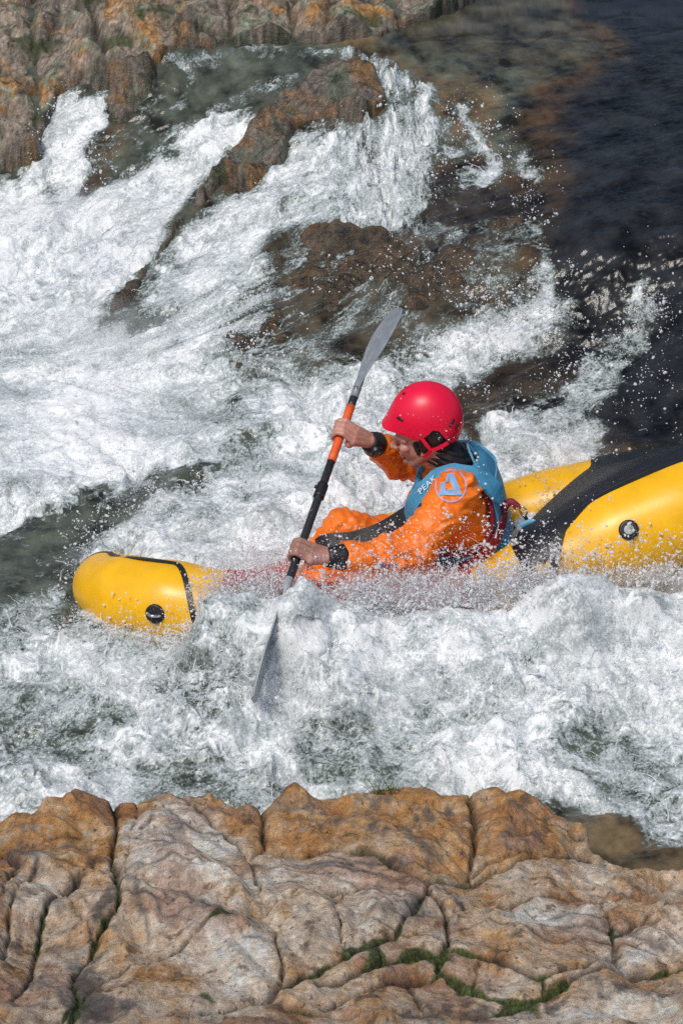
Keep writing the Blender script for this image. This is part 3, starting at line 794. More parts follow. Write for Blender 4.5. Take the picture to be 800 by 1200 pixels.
    Fc = []; base = (np.arange(n) * M * 5)[:, None]
    loc = np.array([[i * 5 + j, i * 5 + (j + 1) % 5, i * 5 + 5 + (j + 1) % 5, i * 5 + 5 + j] for i in range(M - 1) for j in range(5)])
    Fc = (base[..., None] + loc[None]).reshape(-1, 4)
    o2 = link_mesh('splash_threads', V.reshape(-1, 3), Fc, k.m)
    tag(o2, 'thin white threads of water torn up from the rapid', None, None, 'stuff')
    print('drops', len(R), 'threads', n)
    return o


# soft clouds of the finest spray, where the water breaks hardest: photo spot, depth, half sizes, density
MISTS = [(300,738,-.52,.26,.11,.07,9), (430,722,-.53,.30,.13,.10,11), (560,710,-.52,.32,.14,.115,12), (700,700,-.47,.34,.15,.11,12), (820,700,-.45,.25,.14,.1,11),
         (480,690,-.47,.44,.11,.08,34), (290,703,-.46,.24,.1,.08,30), (640,688,-.46,.34,.1,.08,30), (790,676,-.42,.25,.1,.07,24), (160,752,-.42,.26,.12,.055,8), (210,605,.55,.34,.26,.10,5), (330,610,.45,.3,.2,.09,4), (660,520,.5,.28,.22,.09,5),
         (430,800,-.82,.5,.2,.07,7), (660,800,-.82,.5,.2,.08,8), (120,390,1.8,.5,.35,.10,5), (80,250,2.35,.35,.25,.12,5), (600,390,1.1,.28,.16,.08,5)]


def build_mist():
    k = NT('fine_spray'); t = k.t; t.nodes.remove(k.b); out = t.nodes['Material Output']
    v = k.n('ShaderNodeVolumeScatter'); v.inputs['Color'].default_value = (.97, .98, .985, 1); v.inputs['Anisotropy'].default_value = .2
    tc = k.n('ShaderNodeTexCoord'); ln = k.n('ShaderNodeVectorMath', operation='LENGTH'); k.l(tc.outputs['Object'], ln.inputs[0])
    fall = k.n('ShaderNodeMapRange'); fall.inputs[1].default_value = 1.0; fall.inputs[2].default_value = .15; k.l(ln.outputs['Value'], fall.inputs[0])
    g = k.n('ShaderNodeNewGeometry'); no = k.n('ShaderNodeTexNoise'); no.inputs['Scale'].default_value = 11; no.inputs['Detail'].default_value = 6; no.inputs['Roughness'].default_value = .68; k.l(g.outputs['Position'], no.inputs['Vector'])
    w = k.n('ShaderNodeMapRange'); w.inputs[1].default_value = .42; w.inputs[2].default_value = .66; k.l(no.outputs['Fac'], w.inputs[0])
    oi = k.n('ShaderNodeObjectInfo')
    d = k.mathn('MULTIPLY', k.mathn('MULTIPLY', fall.outputs[0], w.outputs[0]), k.mathn('MULTIPLY', oi.outputs['Alpha'], 40.0))
    k.l(d, v.inputs['Density']); k.l(v.outputs[0], out.inputs['Volume'])
    L = Lumps(); L.ball((0, 0, 0), 1.0, None, 24, 14)
    first = poly_mesh('spray_mist', L.V, L.F, k.m)
    for i, (px, py, y, a, b, c, dn) in enumerate(MISTS):
        o = first if i == 0 else first.copy()
        if i: C.objects.link(o)
        o.location = aty(px, py, y); o.scale = (a, b, c); o.color = (1, 1, 1, dn * MIST / 40.0)
        tag(o, 'fine white spray hanging over the breaking water', None, 'clouds of fine spray', 'stuff')


MIST = 1.0


# ------------------------------------------------------------------ shapes for the boat and the paddler
def empty(name, loc):
    o = bpy.data.objects.new(name, None); o.location = loc; o.empty_display_size = .05; C.objects.link(o); return o


def adopt(o, parent):
    o.parent = parent; o.matrix_parent_inverse = Matrix.Translation(-Vector(parent.location)); return o


def unit(v): v = np.asarray(v, float); return v / (np.linalg.norm(v) + 1e-12)


def catmull(P, n, closed=False):
    P = np.asarray(P, float); m = len(P); out = []
    segs = m if closed else m - 1
    for i in range(segs):
        g = (lambda k: P[k % m]) if closed else (lambda k: P[min(max(k, 0), m - 1)])
        p0, p1, p2, p3 = g(i - 1), g(i), g(i + 1), g(i + 2)
        for t in np.linspace(0, 1, n, endpoint=False):
            out.append(.5 * (2 * p1 + (p2 - p0) * t + (2 * p0 - 5 * p1 + 4 * p2 - p3) * t * t + (3 * p1 - p0 - 3 * p2 + p3) * t ** 3))
    if not closed: out.append(P[-1])
    return np.array(out)


def frames(path, up=(0, 0, 1), closed=False):
    t = (np.roll(path, -1, 0) - np.roll(path, 1, 0)) if closed else np.gradient(path, axis=0)
    t /= np.linalg.norm(t, axis=1)[:, None] + 1e-12
    u = np.array(up, float)
    s = np.cross(t, u); s /= np.linalg.norm(s, axis=1)[:, None] + 1e-9
    return t, s, np.cross(s, t)


def sweep(path, rad, ns=12, closed=False, cap=True, up=(0, 0, 1), flat=1.0):
    path = np.asarray(path, float); n = len(path)
    t, s, b = frames(path, up, closed)
    rad = np.broadcast_to(np.asarray(rad, float), (n,))
    a = np.linspace(0, 2 * np.pi, ns, endpoint=False)
    V = path[:, None] + rad[:, None, None] * (np.cos(a)[None, :, None] * s[:, None] + flat * np.sin(a)[None, :, None] * b[:, None])
    V = V.reshape(-1, 3); Fc = []
    for i in range(n if closed else n - 1):
        for j in range(ns):
            k = (i + 1) % n
            Fc.append([i * ns + j, i * ns + (j + 1) % ns, k * ns + (j + 1) % ns, k * ns + j])
    if cap and not closed:
        m = len(V); V = np.vstack([V, path[0], path[-1]])
        for j in range(ns):
            Fc.append([m, (j + 1) % ns, j, j]); Fc.append([m + 1, (n - 1) * ns + j, (n - 1) * ns + (j + 1) % ns, (n - 1) * ns + (j + 1) % ns])
    return V, Fc


def poly_mesh(name, V, Fc, mat=None, parent=None, smooth=True, mods=()):
    me = bpy.data.meshes.new(name)
    clean = []
    for f in Fc:
        g = []
        for q in f:
            if int(q) not in g: g.append(int(q))
        if len(g) > 2: clean.append(g)
    me.from_pydata([tuple(map(float, v)) for v in V], [], clean); me.update()
    bm = bmesh.new(); bm.from_mesh(me); bmesh.ops.recalc_face_normals(bm, faces=bm.faces); bm.to_mesh(me); bm.free()
    me.polygons.foreach_set('use_smooth', np.full(len(me.polygons), smooth))
    if mat: me.materials.append(mat)
    o = bpy.data.objects.new(name, me); C.objects.link(o)
    for typ, kw in mods:
        m = o.modifiers.new(typ.lower(), typ)
        for k, v in kw.items(): setattr(m, k, v)
    if parent is not None: adopt(o, parent)
    return o


class Lumps:
    """closed shapes that a voxel remesh fuses into one skin"""

    def __init__(self): self.V = []; self.F = []

    def add(self, V, Fc):
        b = len(self.V); self.V += [tuple(v) for v in V]; self.F += [[q + b for q in f] for f in Fc]

    def ball(self, c, r, axes=None, ns=20, nr=12):
        c = np.asarray(c, float); r = np.broadcast_to(np.asarray(r, float), (3,)); A = np.eye(3) if axes is None else np.asarray(axes)
        V = []; Fc = []
        for i in range(1, nr):
            th = math.pi * i / nr
            for j in range(ns):
                p = 2 * math.pi * j / ns
                d = np.array([math.sin(th) * math.cos(p), math.sin(th) * math.sin(p), math.cos(th)]) * r
                V.append(c + d @ A)
        V += [c + np.array([0, 0, r[2]]) @ A, c - np.array([0, 0, r[2]]) @ A]; m = len(V)
        for i in range(nr - 2):
            for j in range(ns):
                a, b = i * ns + j, i * ns + (j + 1) % ns; Fc.append([a, b, b + ns, a + ns])
        for j in range(ns):
            Fc.append([m - 2, (j + 1) % ns, j]); Fc.append([m - 1, (nr - 2) * ns + j, (nr - 2) * ns + (j + 1) % ns])
        self.add(V, Fc)

    def limb(self, pts, rad, ns=16):
        pts = [np.asarray(p, float) for p in pts]
        for p, r in zip(pts, rad): self.ball(p, r, ns=ns, nr=10)
        for (p, r), (q, s) in zip(zip(pts[:-1], rad[:-1]), zip(pts[1:], rad[1:])):
            d = unit(q - p); up = (0, 0, 1) if abs(d[2]) < .9 else (1, 0, 0)
            V, Fc = sweep(np.array([p, q]), [r, s], ns, up=up); self.add(V, Fc)

    def build(self, name, voxel, mat, parent, smooth=4, wrinkle=None):
        me = bpy.data.meshes.new(name)
        me.from_pydata([tuple(map(float, v)) for v in self.V], [], [list(dict.fromkeys(int(q) for q in f)) for f in self.F]); me.update()
        bm = bmesh.new(); bm.from_mesh(me); bmesh.ops.recalc_face_normals(bm, faces=bm.faces); bm.to_mesh(me); bm.free()
        tmp = bpy.data.objects.new(name, me); C.objects.link(tmp)
        m = tmp.modifiers.new('remesh', 'REMESH'); m.mode = 'VOXEL'; m.voxel_size = voxel
        if smooth:
            m = tmp.modifiers.new('smooth', 'SMOOTH'); m.factor = .5; m.iterations = smooth
        dg = bpy.context.evaluated_depsgraph_get(); new = bpy.data.meshes.new_from_object(tmp.evaluated_get(dg))
        bpy.data.objects.remove(tmp); bpy.data.meshes.remove(me)
        new.name = name
        if wrinkle:
            n = len(new.vertices); co = np.empty(n * 3, np.float32); no = np.empty(n * 3, np.float32)
            new.vertices.foreach_get('co', co); new.vertices.foreach_get('normal', no)
            co = co.reshape(-1, 3); no = no.reshape(-1, 3)
            new.vertices.foreach_set('co', (co + no * wrinkle(co, no)[:, None]).ravel()); new.update()
        new.polygons.foreach_set('use_smooth', np.ones(len(new.polygons), bool))
        new.materials.clear(); new.materials.append(mat)
        o = bpy.data.objects.new(name, new); C.objects.link(o)
        if parent is not None: adopt(o, parent)
        return o


def plain(name, col, rough=.5, noise=0.0, scale=40, bump=0.0, bscale=300, **kw):
    k = NT(name)
    k.set(Roughness=rough, **kw)
    if noise:
        n = k.noise(scale, 4, .6)
        k.l(k.mix(k.ramp(n, .3, .7), tuple(c * (1 - noise) for c in col), tuple(min(1, c * (1 + noise)) for c in col)), k.b.inputs['Base Color'])
    else: k.b.inputs['Base Color'].default_value = (*col, 1)
    if bump: k.bump(k.noise(bscale, 3, .6), bump, .003)
    return k.m


def strip(name, path, normals, width, thick, mat, parent, across=None):
    """a flat webbing strap lying on a surface"""
    path = np.asarray(path, float); normals = np.asarray(normals, float)
    t = np.gradient(path, axis=0); t /= np.linalg.norm(t, axis=1)[:, None] + 1e-12
    s = np.cross(t, normals); s /= np.linalg.norm(s, axis=1)[:, None] + 1e-12
    w = np.broadcast_to(np.asarray(width, float), (len(path),))[:, None] / 2
    V = np.stack([path - s * w, path + s * w, path + s * w + normals * thick, path - s * w + normals * thick], 1).reshape(-1, 3)
    Fc = []
    for i in range(len(path) - 1):
        for j in range(4): Fc.append([i * 4 + j, i * 4 + (j + 1) % 4, i * 4 + 4 + (j + 1) % 4, i * 4 + 4 + j])
    Fc += [[0, 1, 2, 3], [len(V) - 1, len(V) - 2, len(V) - 3, len(V) - 4]]
    return poly_mesh(name, V, Fc, mat, parent, smooth=False)


# ------------------------------------------------------------------ packraft
MAT = {}


def materials():
    MAT['yellow'] = plain('yellow_coated_fabric', (.90, .48, .003), .34, .10, 9, .12, 60)
    MAT['black'] = plain('black_coated_fabric', (.012, .013, .016), .45, .3, 30, .3, 120)
    MAT['red'] = plain('red_deck_fabric', (.55, .045, .03), .45, .2, 20, .25, 90)
    MAT['orange'] = plain('orange_drysuit_fabric', (.97, .20, .007), .40, .12, 14, .35, 140)
    MAT['blue'] = plain('blue_vest_fabric', (.055, .26, .43), .6, .18, 25, .35, 260)
    MAT['pale'] = plain('pale_blue_vest_fabric', (.12, .37, .56), .6, .15, 25, .35, 260)
    MAT['maroon'] = plain('maroon_webbing', (.22, .012, .028), .6, .25, 120, .3, 400)
    MAT['rubber'] = plain('black_latex', (.014, .013, .014), .4)
    MAT['skin'] = plain('skin', (.52, .25, .19), .5, .13, 60, .2, 300, Subsurface_Weight=.12, Subsurface_Radius=(.012, .005, .003))
    MAT['stubble'] = plain('stubble', (.18, .10, .07), .7, .2, 300)
    MAT['helmet'] = plain('red_helmet_shell', (.80, .003, .045), .36, .05, 8)
    MAT['grey'] = plain('grey_blade', (.24, .27, .30), .28, .2, 30)
    MAT['pale_grey'] = plain('wet_grey_blade', (.40, .43, .44), .3, .2, 30)
    MAT['shaft'] = plain('black_carbon_shaft', (.022, .024, .028), .35, .2, 90)
    MAT['grip'] = plain('orange_grip_tape', (.78, .12, .025), .5, .15, 90, .3, 200)
    MAT['print'] = plain('pale_blue_print', (.22, .40, .66), .55)
    MAT['ring'] = plain('lilac_print', (.55, .38, .52), .55)
    MAT['white'] = plain('white_print', (.60, .72, .78), .55)
    MAT['metal'] = plain('steel', (.6, .62, .65), .25, Metallic=1.0)
    MAT['bag'] = plain('blue_bag_fabric', (.05, .25, .50), .35, .3, 30, .4, 60)


HULL_SPOTS = [  # photo x, y, depth, radius: round the ring of the tube, near side from stern to bow, far side back
    (960,560,.16,.165), (890,574,-.04,.182), (810,594,-.15,.186), (725,627,-.21,.180), (640,672,-.27,.160), (540,722,-.32,.15), (430,735,-.35,.15), (320,728,-.34,.15), (240,712,-.30,.152), (180,702,-.24,.150), (138,694,-.13,.135), (127,686,.02,.125),
    (152,692,.13,.115), (205,690,.24,.125), (290,674,.30,.145), (400,656,.33,.145), (520,630,.35,.145), (620,602,.36,.142), (700,582,.36,.145), (790,570,.35,.15), (880,560,.32,.155), (945,555,.25,.16)]
HP = np.array([aty(a, b, c) for a, b, c, _ in HULL_SPOTS]); HR = np.array([q[3] for q in HULL_SPOTS])
HULL_N = 12
HPATH = catmull(HP, HULL_N, True); HRAD = catmull(HR[:, None], HULL_N, True)[:, 0]
_k = np.hanning(9); _k /= _k.sum()
HPATH = np.stack([np.convolve(np.r_[HPATH[-4:, i], HPATH[:, i], HPATH[:4, i]], _k, 'valid') for i in range(3)], 1)
HT, HS, HB = frames(HPATH, closed=True)
HC = HPATH.mean(0)
_out = np.sign(np.sum((HPATH - HC) * HS, 1)); HO = HS * np.where(_out < 0, -1, 1)[:, None]   # points away from the middle of the boat


def on_tube(i, ang, lift=0.0):
    """i: place along the ring (control spot number), ang: 0 outward, 90 up"""
    k = (np.asarray(i, float) * HULL_N) % len(HPATH)
    a = np.floor(k).astype(int) % len(HPATH); b = (a + 1) % len(HPATH); f = (k - np.floor(k))[..., None]
    p = HPATH[a] * (1 - f) + HPATH[b] * f; r = HRAD[a] * (1 - f[..., 0]) + HRAD[b] * f[..., 0]
    o = HO[a] * (1 - f) + HO[b] * f; u = HB[a] * (1 - f) + HB[b] * f
    u = u * np.where(u[..., 2:] < 0, -1, 1)
    q = np.radians(np.asarray(ang, float))[..., None]
    n = o * np.cos(q) + u * np.sin(q)
    return p + n * (r[..., None] + lift), n


def disc(name, c, n, r, h, mat, parent, ns=28, dish=.0):
    n = unit(n); a = unit(np.cross(n, (0, 0, 1))); b = np.cross(n, a); V = []; Fc = []
    prof = [(r, -.004), (r, h * .6), (r * .93, h), (r * .72, h), (r * .66, h * (1 - dish)), (0.001, h * (1 - dish))]
    for rr, hh in prof:
        for j in range(ns):
            q = 2 * math.pi * j / ns; V.append(c + n * hh + (a * math.cos(q) + b * math.sin(q)) * rr)
    for i in range(len(prof) - 1):
        for j in range(ns): Fc.append([i * ns + j, i * ns + (j + 1) % ns, i * ns + ns + (j + 1) % ns, i * ns + ns + j])
    return poly_mesh(name, V, Fc, mat, parent)


def build_raft():
    root = empty('packraft', tuple(HC))
    tag(root, 'yellow inflatable packraft with a black stern deck, half buried in white water', 'packraft')
    V, Fc = sweep(HPATH, HRAD, 40, closed=True)
    # slight softness: shallow creases where panels are glued
    V = V.reshape(len(HPATH), 40, 3)
    i = np.arange(len(HPATH)); dent = .006 * (np.sin(i * .31) * np.sin(i * .17 + 1))[:, None, None]
    V = V - dent * (V - HPATH[:, None]) / HRAD[:, None, None]
    hull = poly_mesh('hull_tube', V.reshape(-1, 3), Fc, MAT['yellow'], root)
    # floor
    n = 40; ii = np.linspace(.4, 11, n); jj = np.linspace(21.6, 11, n)
    A, _ = on_tube(ii, np.full(n, 250.0), -.02); B, _ = on_tube(jj, np.full(n, 250.0), -.02)
    V = []; Fc = []
    for a, b in zip(A, B):
        for t in np.linspace(0, 1, 7): V.append(a * (1 - t) + b * t)
    for r in range(n - 1):
        for c in range(6): q = r * 7 + c; Fc.append([q, q + 1, q + 8, q + 7])
    poly_mesh('floor', V, Fc, MAT['black'], root, mods=[('SOLIDIFY', dict(thickness=.02))])

    def deck(name, near, far, an, af, rise, mat, cols=12, thick=.010, lift=.007):
        """a sheet that hugs the near tube, spans the gap and hugs the far tube"""
        m = len(near); V = []; wrap = 7
        grid = [on_tube(near, an + (112 - an) * t, lift)[0] for t in np.linspace(0, 1, wrap)]
        back = [on_tube(far, 100 + (af - 100) * t, lift)[0] for t in np.linspace(0, 1, 4)]
        for t in np.linspace(0, 1, cols)[1:-1]:
            g = grid[wrap - 1] * (1 - t) + back[0] * t
            g = g + np.array([0, 0, 1.0]) * (rise * (4 * t * (1 - t)) ** .7)[:, None]; grid.append(g)
        grid += back; G = np.stack(grid, 1); w = G.shape[1]; V = G.reshape(-1, 3); Fc = []
        for r in range(m - 1):
            for c in range(w - 1): q = r * w + c; Fc.append([q, q + 1, q + w + 1, q + w])
        return poly_mesh(name, V, Fc, mat, root, mods=[('SUBSURF', dict(levels=1, render_levels=1)), ('SOLIDIFY', dict(thickness=thick))])
    m = 22; x = np.linspace(0, 1, m)
    edge = lambda s: np.interp(s, [-.3, 2, 3.2, 3.6, 3.85, 4.05, 4.2], [101, 99, 94, 77, 45, 8, -18])
    s = np.linspace(4.18, -.2, m); deck('stern_deck', s, np.linspace(18.0, 21.2, m), edge(s) + 2, np.interp(x, [0, .25, 1], [58, 54, 50]), np.interp(x, [0, .3, 1], [.02, .05, .05]), MAT['black'])
    deck('spray_deck', np.linspace(4.7, 7.75, 18), np.linspace(16.5, 14.9, 18), np.full(18, 38.0), np.full(18, 92.0), np.full(18, -.05), MAT['red'])
    # seams and patches
    s = np.linspace(11.3, 7.95, 120); x = np.linspace(0, 1, 120); ang = lerp(lerp(25, 98, sstep(0, .25, x)), 2, np.clip((x - .82) / .18, 0, 1) ** 1.6)
    p, nn = on_tube(s, ang, .001); strip('seam_strip', p, nn, .020, .004, MAT['black'], root)
    s = np.linspace(4.19, -.3, 90); ang = edge(s)
    p, nn = on_tube(s, ang, .001); strip('seam_strip', p, nn, .03, .005, MAT['black'], root)
    p, nn = on_tube(np.array(2.92), np.array(36.0)); v = disc('valve', p, nn, .036, .014, MAT['black'], root)
    adopt_part = disc('valve_cap', p + nn * .012, nn, .018, .012, MAT['pale_grey'], root); adopt_part.parent = v; adopt_part.matrix_parent_inverse = Matrix.Identity(4)
    p, nn = on_tube(np.array(8.62), np.array(14.0)); v = disc('handle_patch', p, nn, .036, .008, MAT['black'], root)
    c2 = np.array([p + nn * (.008 + .02 * math.sin(t * math.pi)) + unit(np.cross(nn, (0, 0, 1))) * (t - .5) * .05 for t in np.linspace(0, 1, 12)])
    V, Fc = sweep(c2, .006, 8, up=(.1, .3, 1)); h = poly_mesh('handle_loop', V, Fc, MAT['metal'], root); h.parent = v; h.matrix_parent_inverse = Matrix.Identity(4)
    p, nn = on_tube(np.full(12, 7.75) + np.linspace(-.14, .14, 12), np.linspace(35, -20, 12), .002); strip('tie_down_patch', p, nn, .05, .006, MAT['black'], root)
    # thigh strap: arched black webbing over the knees
    c = catmull([aty(372,640,.02), aty(384,634,.0), aty(415,631,-.02), aty(448,620,-.03), aty(478,602,-.05)], 10)
    w = np.linspace(.05, .055, len(c)); nrm = np.tile(unit((-.25, -.75, .6)), (len(c), 1)); strip('thigh_strap', c, nrm, w, .012, MAT['black'], root)
    # foot end gear strapped in front of the knees: dark netting with a gathered top edge
    L = Lumps()
    for a, b, y, r in ((262,690,-.12,.06), (285,695,-.14,.065), (308,700,-.13,.055), (275,680,-.02,.06), (325,690,-.06,.05)): L.ball(aty(a, b, y), (r, r * .9, r * .7))
    L.build('bow_netting', .008, MAT['black'], root, 3, lambda co, no: .006 * fbm(301, co[:, 0] + co[:, 1], co[:, 2] - co[:, 1], 40, 3))
    return root


def build_bag():
    root = empty('dry_bag', tuple(aty(612, 660, -.15)))
    tag(root, 'small blue dry bag tucked behind the paddler against the yellow tube', 'dry bag')
    L = Lumps(); a = aty(606, 652, -.15); b = aty(622, 632, -.13)
    L.limb([a, (a + b) / 2, b], [.044, .050, .040]); L.limb([aty(600, 640, -.12), aty(596, 655, -.15)], [.03, .03])
    body = L.build('bag_body', .005, MAT['bag'], root, 3, lambda co, no: .006 * fbm(311, co[:, 0] * 1.5, co[:, 2] + co[:, 1], 30, 3) + .002 * Noise(5)(co[:, 0] * 90, co[:, 2] * 20))
    c = np.array([aty(610, 617, -.14), aty(622, 612, -.14), aty(636, 617, -.14)]); c = catmull(c, 6)
    V, Fc = sweep(c, .014, 10, up=(0, 1, .2), flat=.6); poly_mesh('rolled_top', V, Fc, MAT['pale'], root)
    c = catmull([aty(606, 620, -.18), aty(600, 636, -.205), aty(604, 656, -.20)], 6); strip('bag_strap', c, np.tile(unit((-.3, -1, .4)), (len(c), 1)), .018, .004, MAT['black'], root)
    return root


# ------------------------------------------------------------------ paddle
GRIP_LOW = aty(350, 648, -.44); GRIP_UP = aty(400, 507, .04)
AXIS = unit(GRIP_UP - GRIP_LOW)


def along(py):
    """the point of the shaft seen at photo height py"""
    lo, hi = -3.0, 3.0
    for _ in range(50):
        m = (lo + hi) / 2; p = GRIP_LOW + AXIS * m
        d = p - CAM; y = 600 - (d @ CU) / (d @ CF) * PPM * DIST
        if y > py: lo = m
        else: hi = m
    return GRIP_LOW + AXIS * lo


def build_paddle():
    root = empty('kayak_paddle', tuple(along(575)))
    tag(root, 'grey bladed kayak paddle with black shaft and orange grip held upright by the paddler', 'paddle')

    def tube(name, y0, y1, r, mat, n=24):
        a, b = along(y0), along(y1); V, Fc = sweep(np.linspace(a, b, 8), r, n, up=(0, 1, .3)); return poly_mesh(name, V, Fc, mat, root)
    tube('shaft', 700, 541, .0150, MAT['shaft']); tube('shaft', 476, 455, .0152, MAT['shaft'])
    tube('grip', 541, 476, .0162, MAT['grip'])
    f = tube('ferrule', 583, 568, .0205, MAT['rubber'])
    a = along(574); V, Fc = sweep(np.array([a + unit(np.cross(AXIS, (0, 1, 0))) * .015, a + unit(np.cross(AXIS, (0, 1, 0))) * .027]), .007, 10, up=(0, 0, 1)); bt = poly_mesh('lock_button', V, Fc, MAT['rubber'], root); bt.parent = f; bt.matrix_parent_inverse = Matrix.Identity(4)
    view = unit(CAM - GRIP_LOW)

    def blade(y0, y1, lateral, bend, mat):
        a, b = along(y0), along(y1); L = np.linalg.norm(b - a); ax = (b - a) / L
        side = unit(np.cross(ax, view)); side = side * (1 if side[0] > 0 else -1)
        face = unit(np.cross(side, ax)); W = unit(side * lateral + face * math.sqrt(1 - lateral ** 2)); Nn = unit(np.cross(ax, W))
        V = []; Fc = []; n = 26; m = 13
        for i in range(n):
            t = i / (n - 1)
            hw = np.interp(t, [0, .08, .22, .42, .62, .8, .92, .97, 1.0], [.015, .017, .038, .070, .088, .090, .074, .05, .018])
            cen = a + ax * L * t + Nn * bend * (t ** 2)
            skew = .018 * t
            for j in range(m):
                q = -1 + 2 * j / (m - 1)
                cup = .010 * (q * q) * sstep(.1, .5, t) - .010 * math.exp(-(q / .16) ** 2) * (1 - t) ** .7
                V.append(cen + W * (hw * q + skew * 0) + Nn * cup)
        for i in range(n - 1):
            for j in range(m - 1): k = i * m + j; Fc.append([k, k + 1, k + m + 1, k + m])
        bl = poly_mesh('blade', V, Fc, mat, root, mods=[('SOLIDIFY', dict(thickness=.006, offset=0)), ('SUBSURF', dict(levels=1, render_levels=1))])
        V, Fc = sweep(np.array([a - ax * .03, a + ax * L * .1, a + ax * L * .32 + Nn * bend * .1, a + ax * L * .6 + Nn * bend * .36]), [.0158, .0150, .010, .004], 14, up=tuple(W)); rb = poly_mesh('spine', V, Fc, mat, root); rb.parent = bl; rb.matrix_parent_inverse = Matrix.Identity(4)
    blade(459, 357, .42, .03, MAT['grey'])
    blade(686, 818, .16, .015, MAT['pale_grey'])
    return root


# ------------------------------------------------------------------ paddler
HIP = aty(566, 674, .0)
NECK = aty(529, 545, .0)
TU = unit(NECK - HIP); TLEN = float(np.linalg.norm(NECK - HIP))
TL = unit(np.array([-.10, -1.0, .03]) - TU * np.dot(TU, [-.10, -1.0, .03])); TF = np.cross(TL, TU) * 1.0
if TF[0] > 0: TF = -TF
SH_L = aty(536, 577, -.182); EL_L = aty(480, 652, -.33); WR_L = aty(384, 653, -.425)
SH_R = aty(512, 522, .17); EL_R = aty(474, 541, .27); WR_R = aty(432, 517, .075)
HF = unit((-1, .10, -.20)); HL = unit(np.cross((0, 0, 1), HF)); HU = np.cross(HF, HL)
HEAD = aty(496, 507, .005)


def head_pt(f, l, u): return HEAD + HF * f + HL * l + HU * u


SECT_H = np.array([-.02, .10, .24, .36, .44, .49, .515]) / .515
SECT_W = np.array([.168, .160, .172, .182, .175, .128, .072])
SECT_D = np.array([.118, .112, .124, .130, .118, .092, .068])
SECT_C = np.array([.0, .0, .01, .012, .006, .0, -.004])


def torso(u, h, grow=0.0):
    """u: 0 front, 90 near side, 180 back; h: 0 hips to 1 neck"""
    u = np.radians(np.asarray(u, float)); h = np.asarray(h, float)

    def at(u, h):
        w = np.interp(h, SECT_H, SECT_W) + grow; d = np.interp(h, SECT_H, SECT_D) + grow; c = np.interp(h, SECT_H, SECT_C)
        cu, su = np.cos(u), np.sin(u); e = .82
        x = np.sign(cu) * np.abs(cu) ** e * d + c; y = np.sign(su) * np.abs(su) ** e * w
        return HIP + TF * x[..., None] + TL * y[..., None] + TU * (h * TLEN + grow * sstep(.8, 1, h) * .5)[..., None]
    p = at(u, h); du = at(u + .03, h) - at(u - .03, h); dh = at(u, np.minimum(h + .02, 1.02)) - at(u, h - .02)
    n = np.cross(du, dh); n /= np.linalg.norm(n, axis=-1)[..., None] + 1e-12
    cen = HIP + TU * (h * TLEN)[..., None]
    s = np.sign(np.sum(n * (p - cen), -1)); return p, n * np.where(s == 0, 1, s)[..., None]


def torso_lump(L, grow, h0=0.0, h1=1.0):
    hs = np.linspace(h0, h1, 26); us = np.linspace(0, 360, 48, endpoint=False); V = []; Fc = []
    for h in hs: V += list(torso(us, np.full(48, h), grow)[0])
    for i in range(25):
        for j in range(48): Fc.append([i * 48 + j, i * 48 + (j + 1) % 48, i * 48 + 48 + (j + 1) % 48, i * 48 + 48 + j])
    V += [np.mean(V[:48], 0), np.mean(V[-48:], 0)]; m = len(V)
    for j in range(48): Fc.append([m - 2, (j + 1) % 48, j]); Fc.append([m - 1, 25 * 48 + j, 25 * 48 + (j + 1) % 48])
    L.add(V, Fc)


def hand(L, grip, wrist, nsign, up):
    """palm, four fingers closed round the shaft and a thumb closing from the other side"""
    s = AXIS * up                                   # towards the thumb
    f = wrist - grip; f = -unit(f - s * np.dot(f, s)); n = np.cross(s, f) * nsign

    def at(th, r, o):
        q = math.radians(th); return grip + s * o + (-f * math.cos(q) + n * math.sin(q)) * r
    lens = (.0, .0, .0, .0); offs = (.030, .010, -.010, -.028); rad = (.0098, .0102, .0098, .0086)
    for k in range(4):
        o = offs[k]; e = (0, 3, 0, -6)[k]
        mcp = at(38 + e, .050, o * 1.05); pip = at(112 + e, .037, o * 1.02); dip = at(188 + e, .0275, o); tip = at(262 + e, .0262, o * .97)
        m2 = at(150 + e, .0335, o); m3 = at(225 + e, .0262, o)
        r = rad[k]
        L.limb([mcp, pip, m2, dip, m3, tip], [r * 1.12, r * 1.05, r * .97, r * .97, r * .92, r * .86], ns=14)
        back = wrist + s * o * .55 + n * .006
        L.limb([back, mcp], [.0165, .0125], ns=14)
    # palm pad and heel
    L.limb([wrist, at(-5, .052, .0)], [.025, .022]); L.limb([at(-2, .044, .018), at(-2, .044, -.022)], [.017, .017])
    # thumb: leaves the side of the palm near the wrist, angled out, closes against the fingers
    b = wrist * .62 + at(-15, .05, .02) * .38 + s * .016
    L.limb([b, at(-40, .047, .040), at(-98, .034, .045), at(-160, .0285, .036)], [.0165, .0145, .0118, .0098], ns=14)


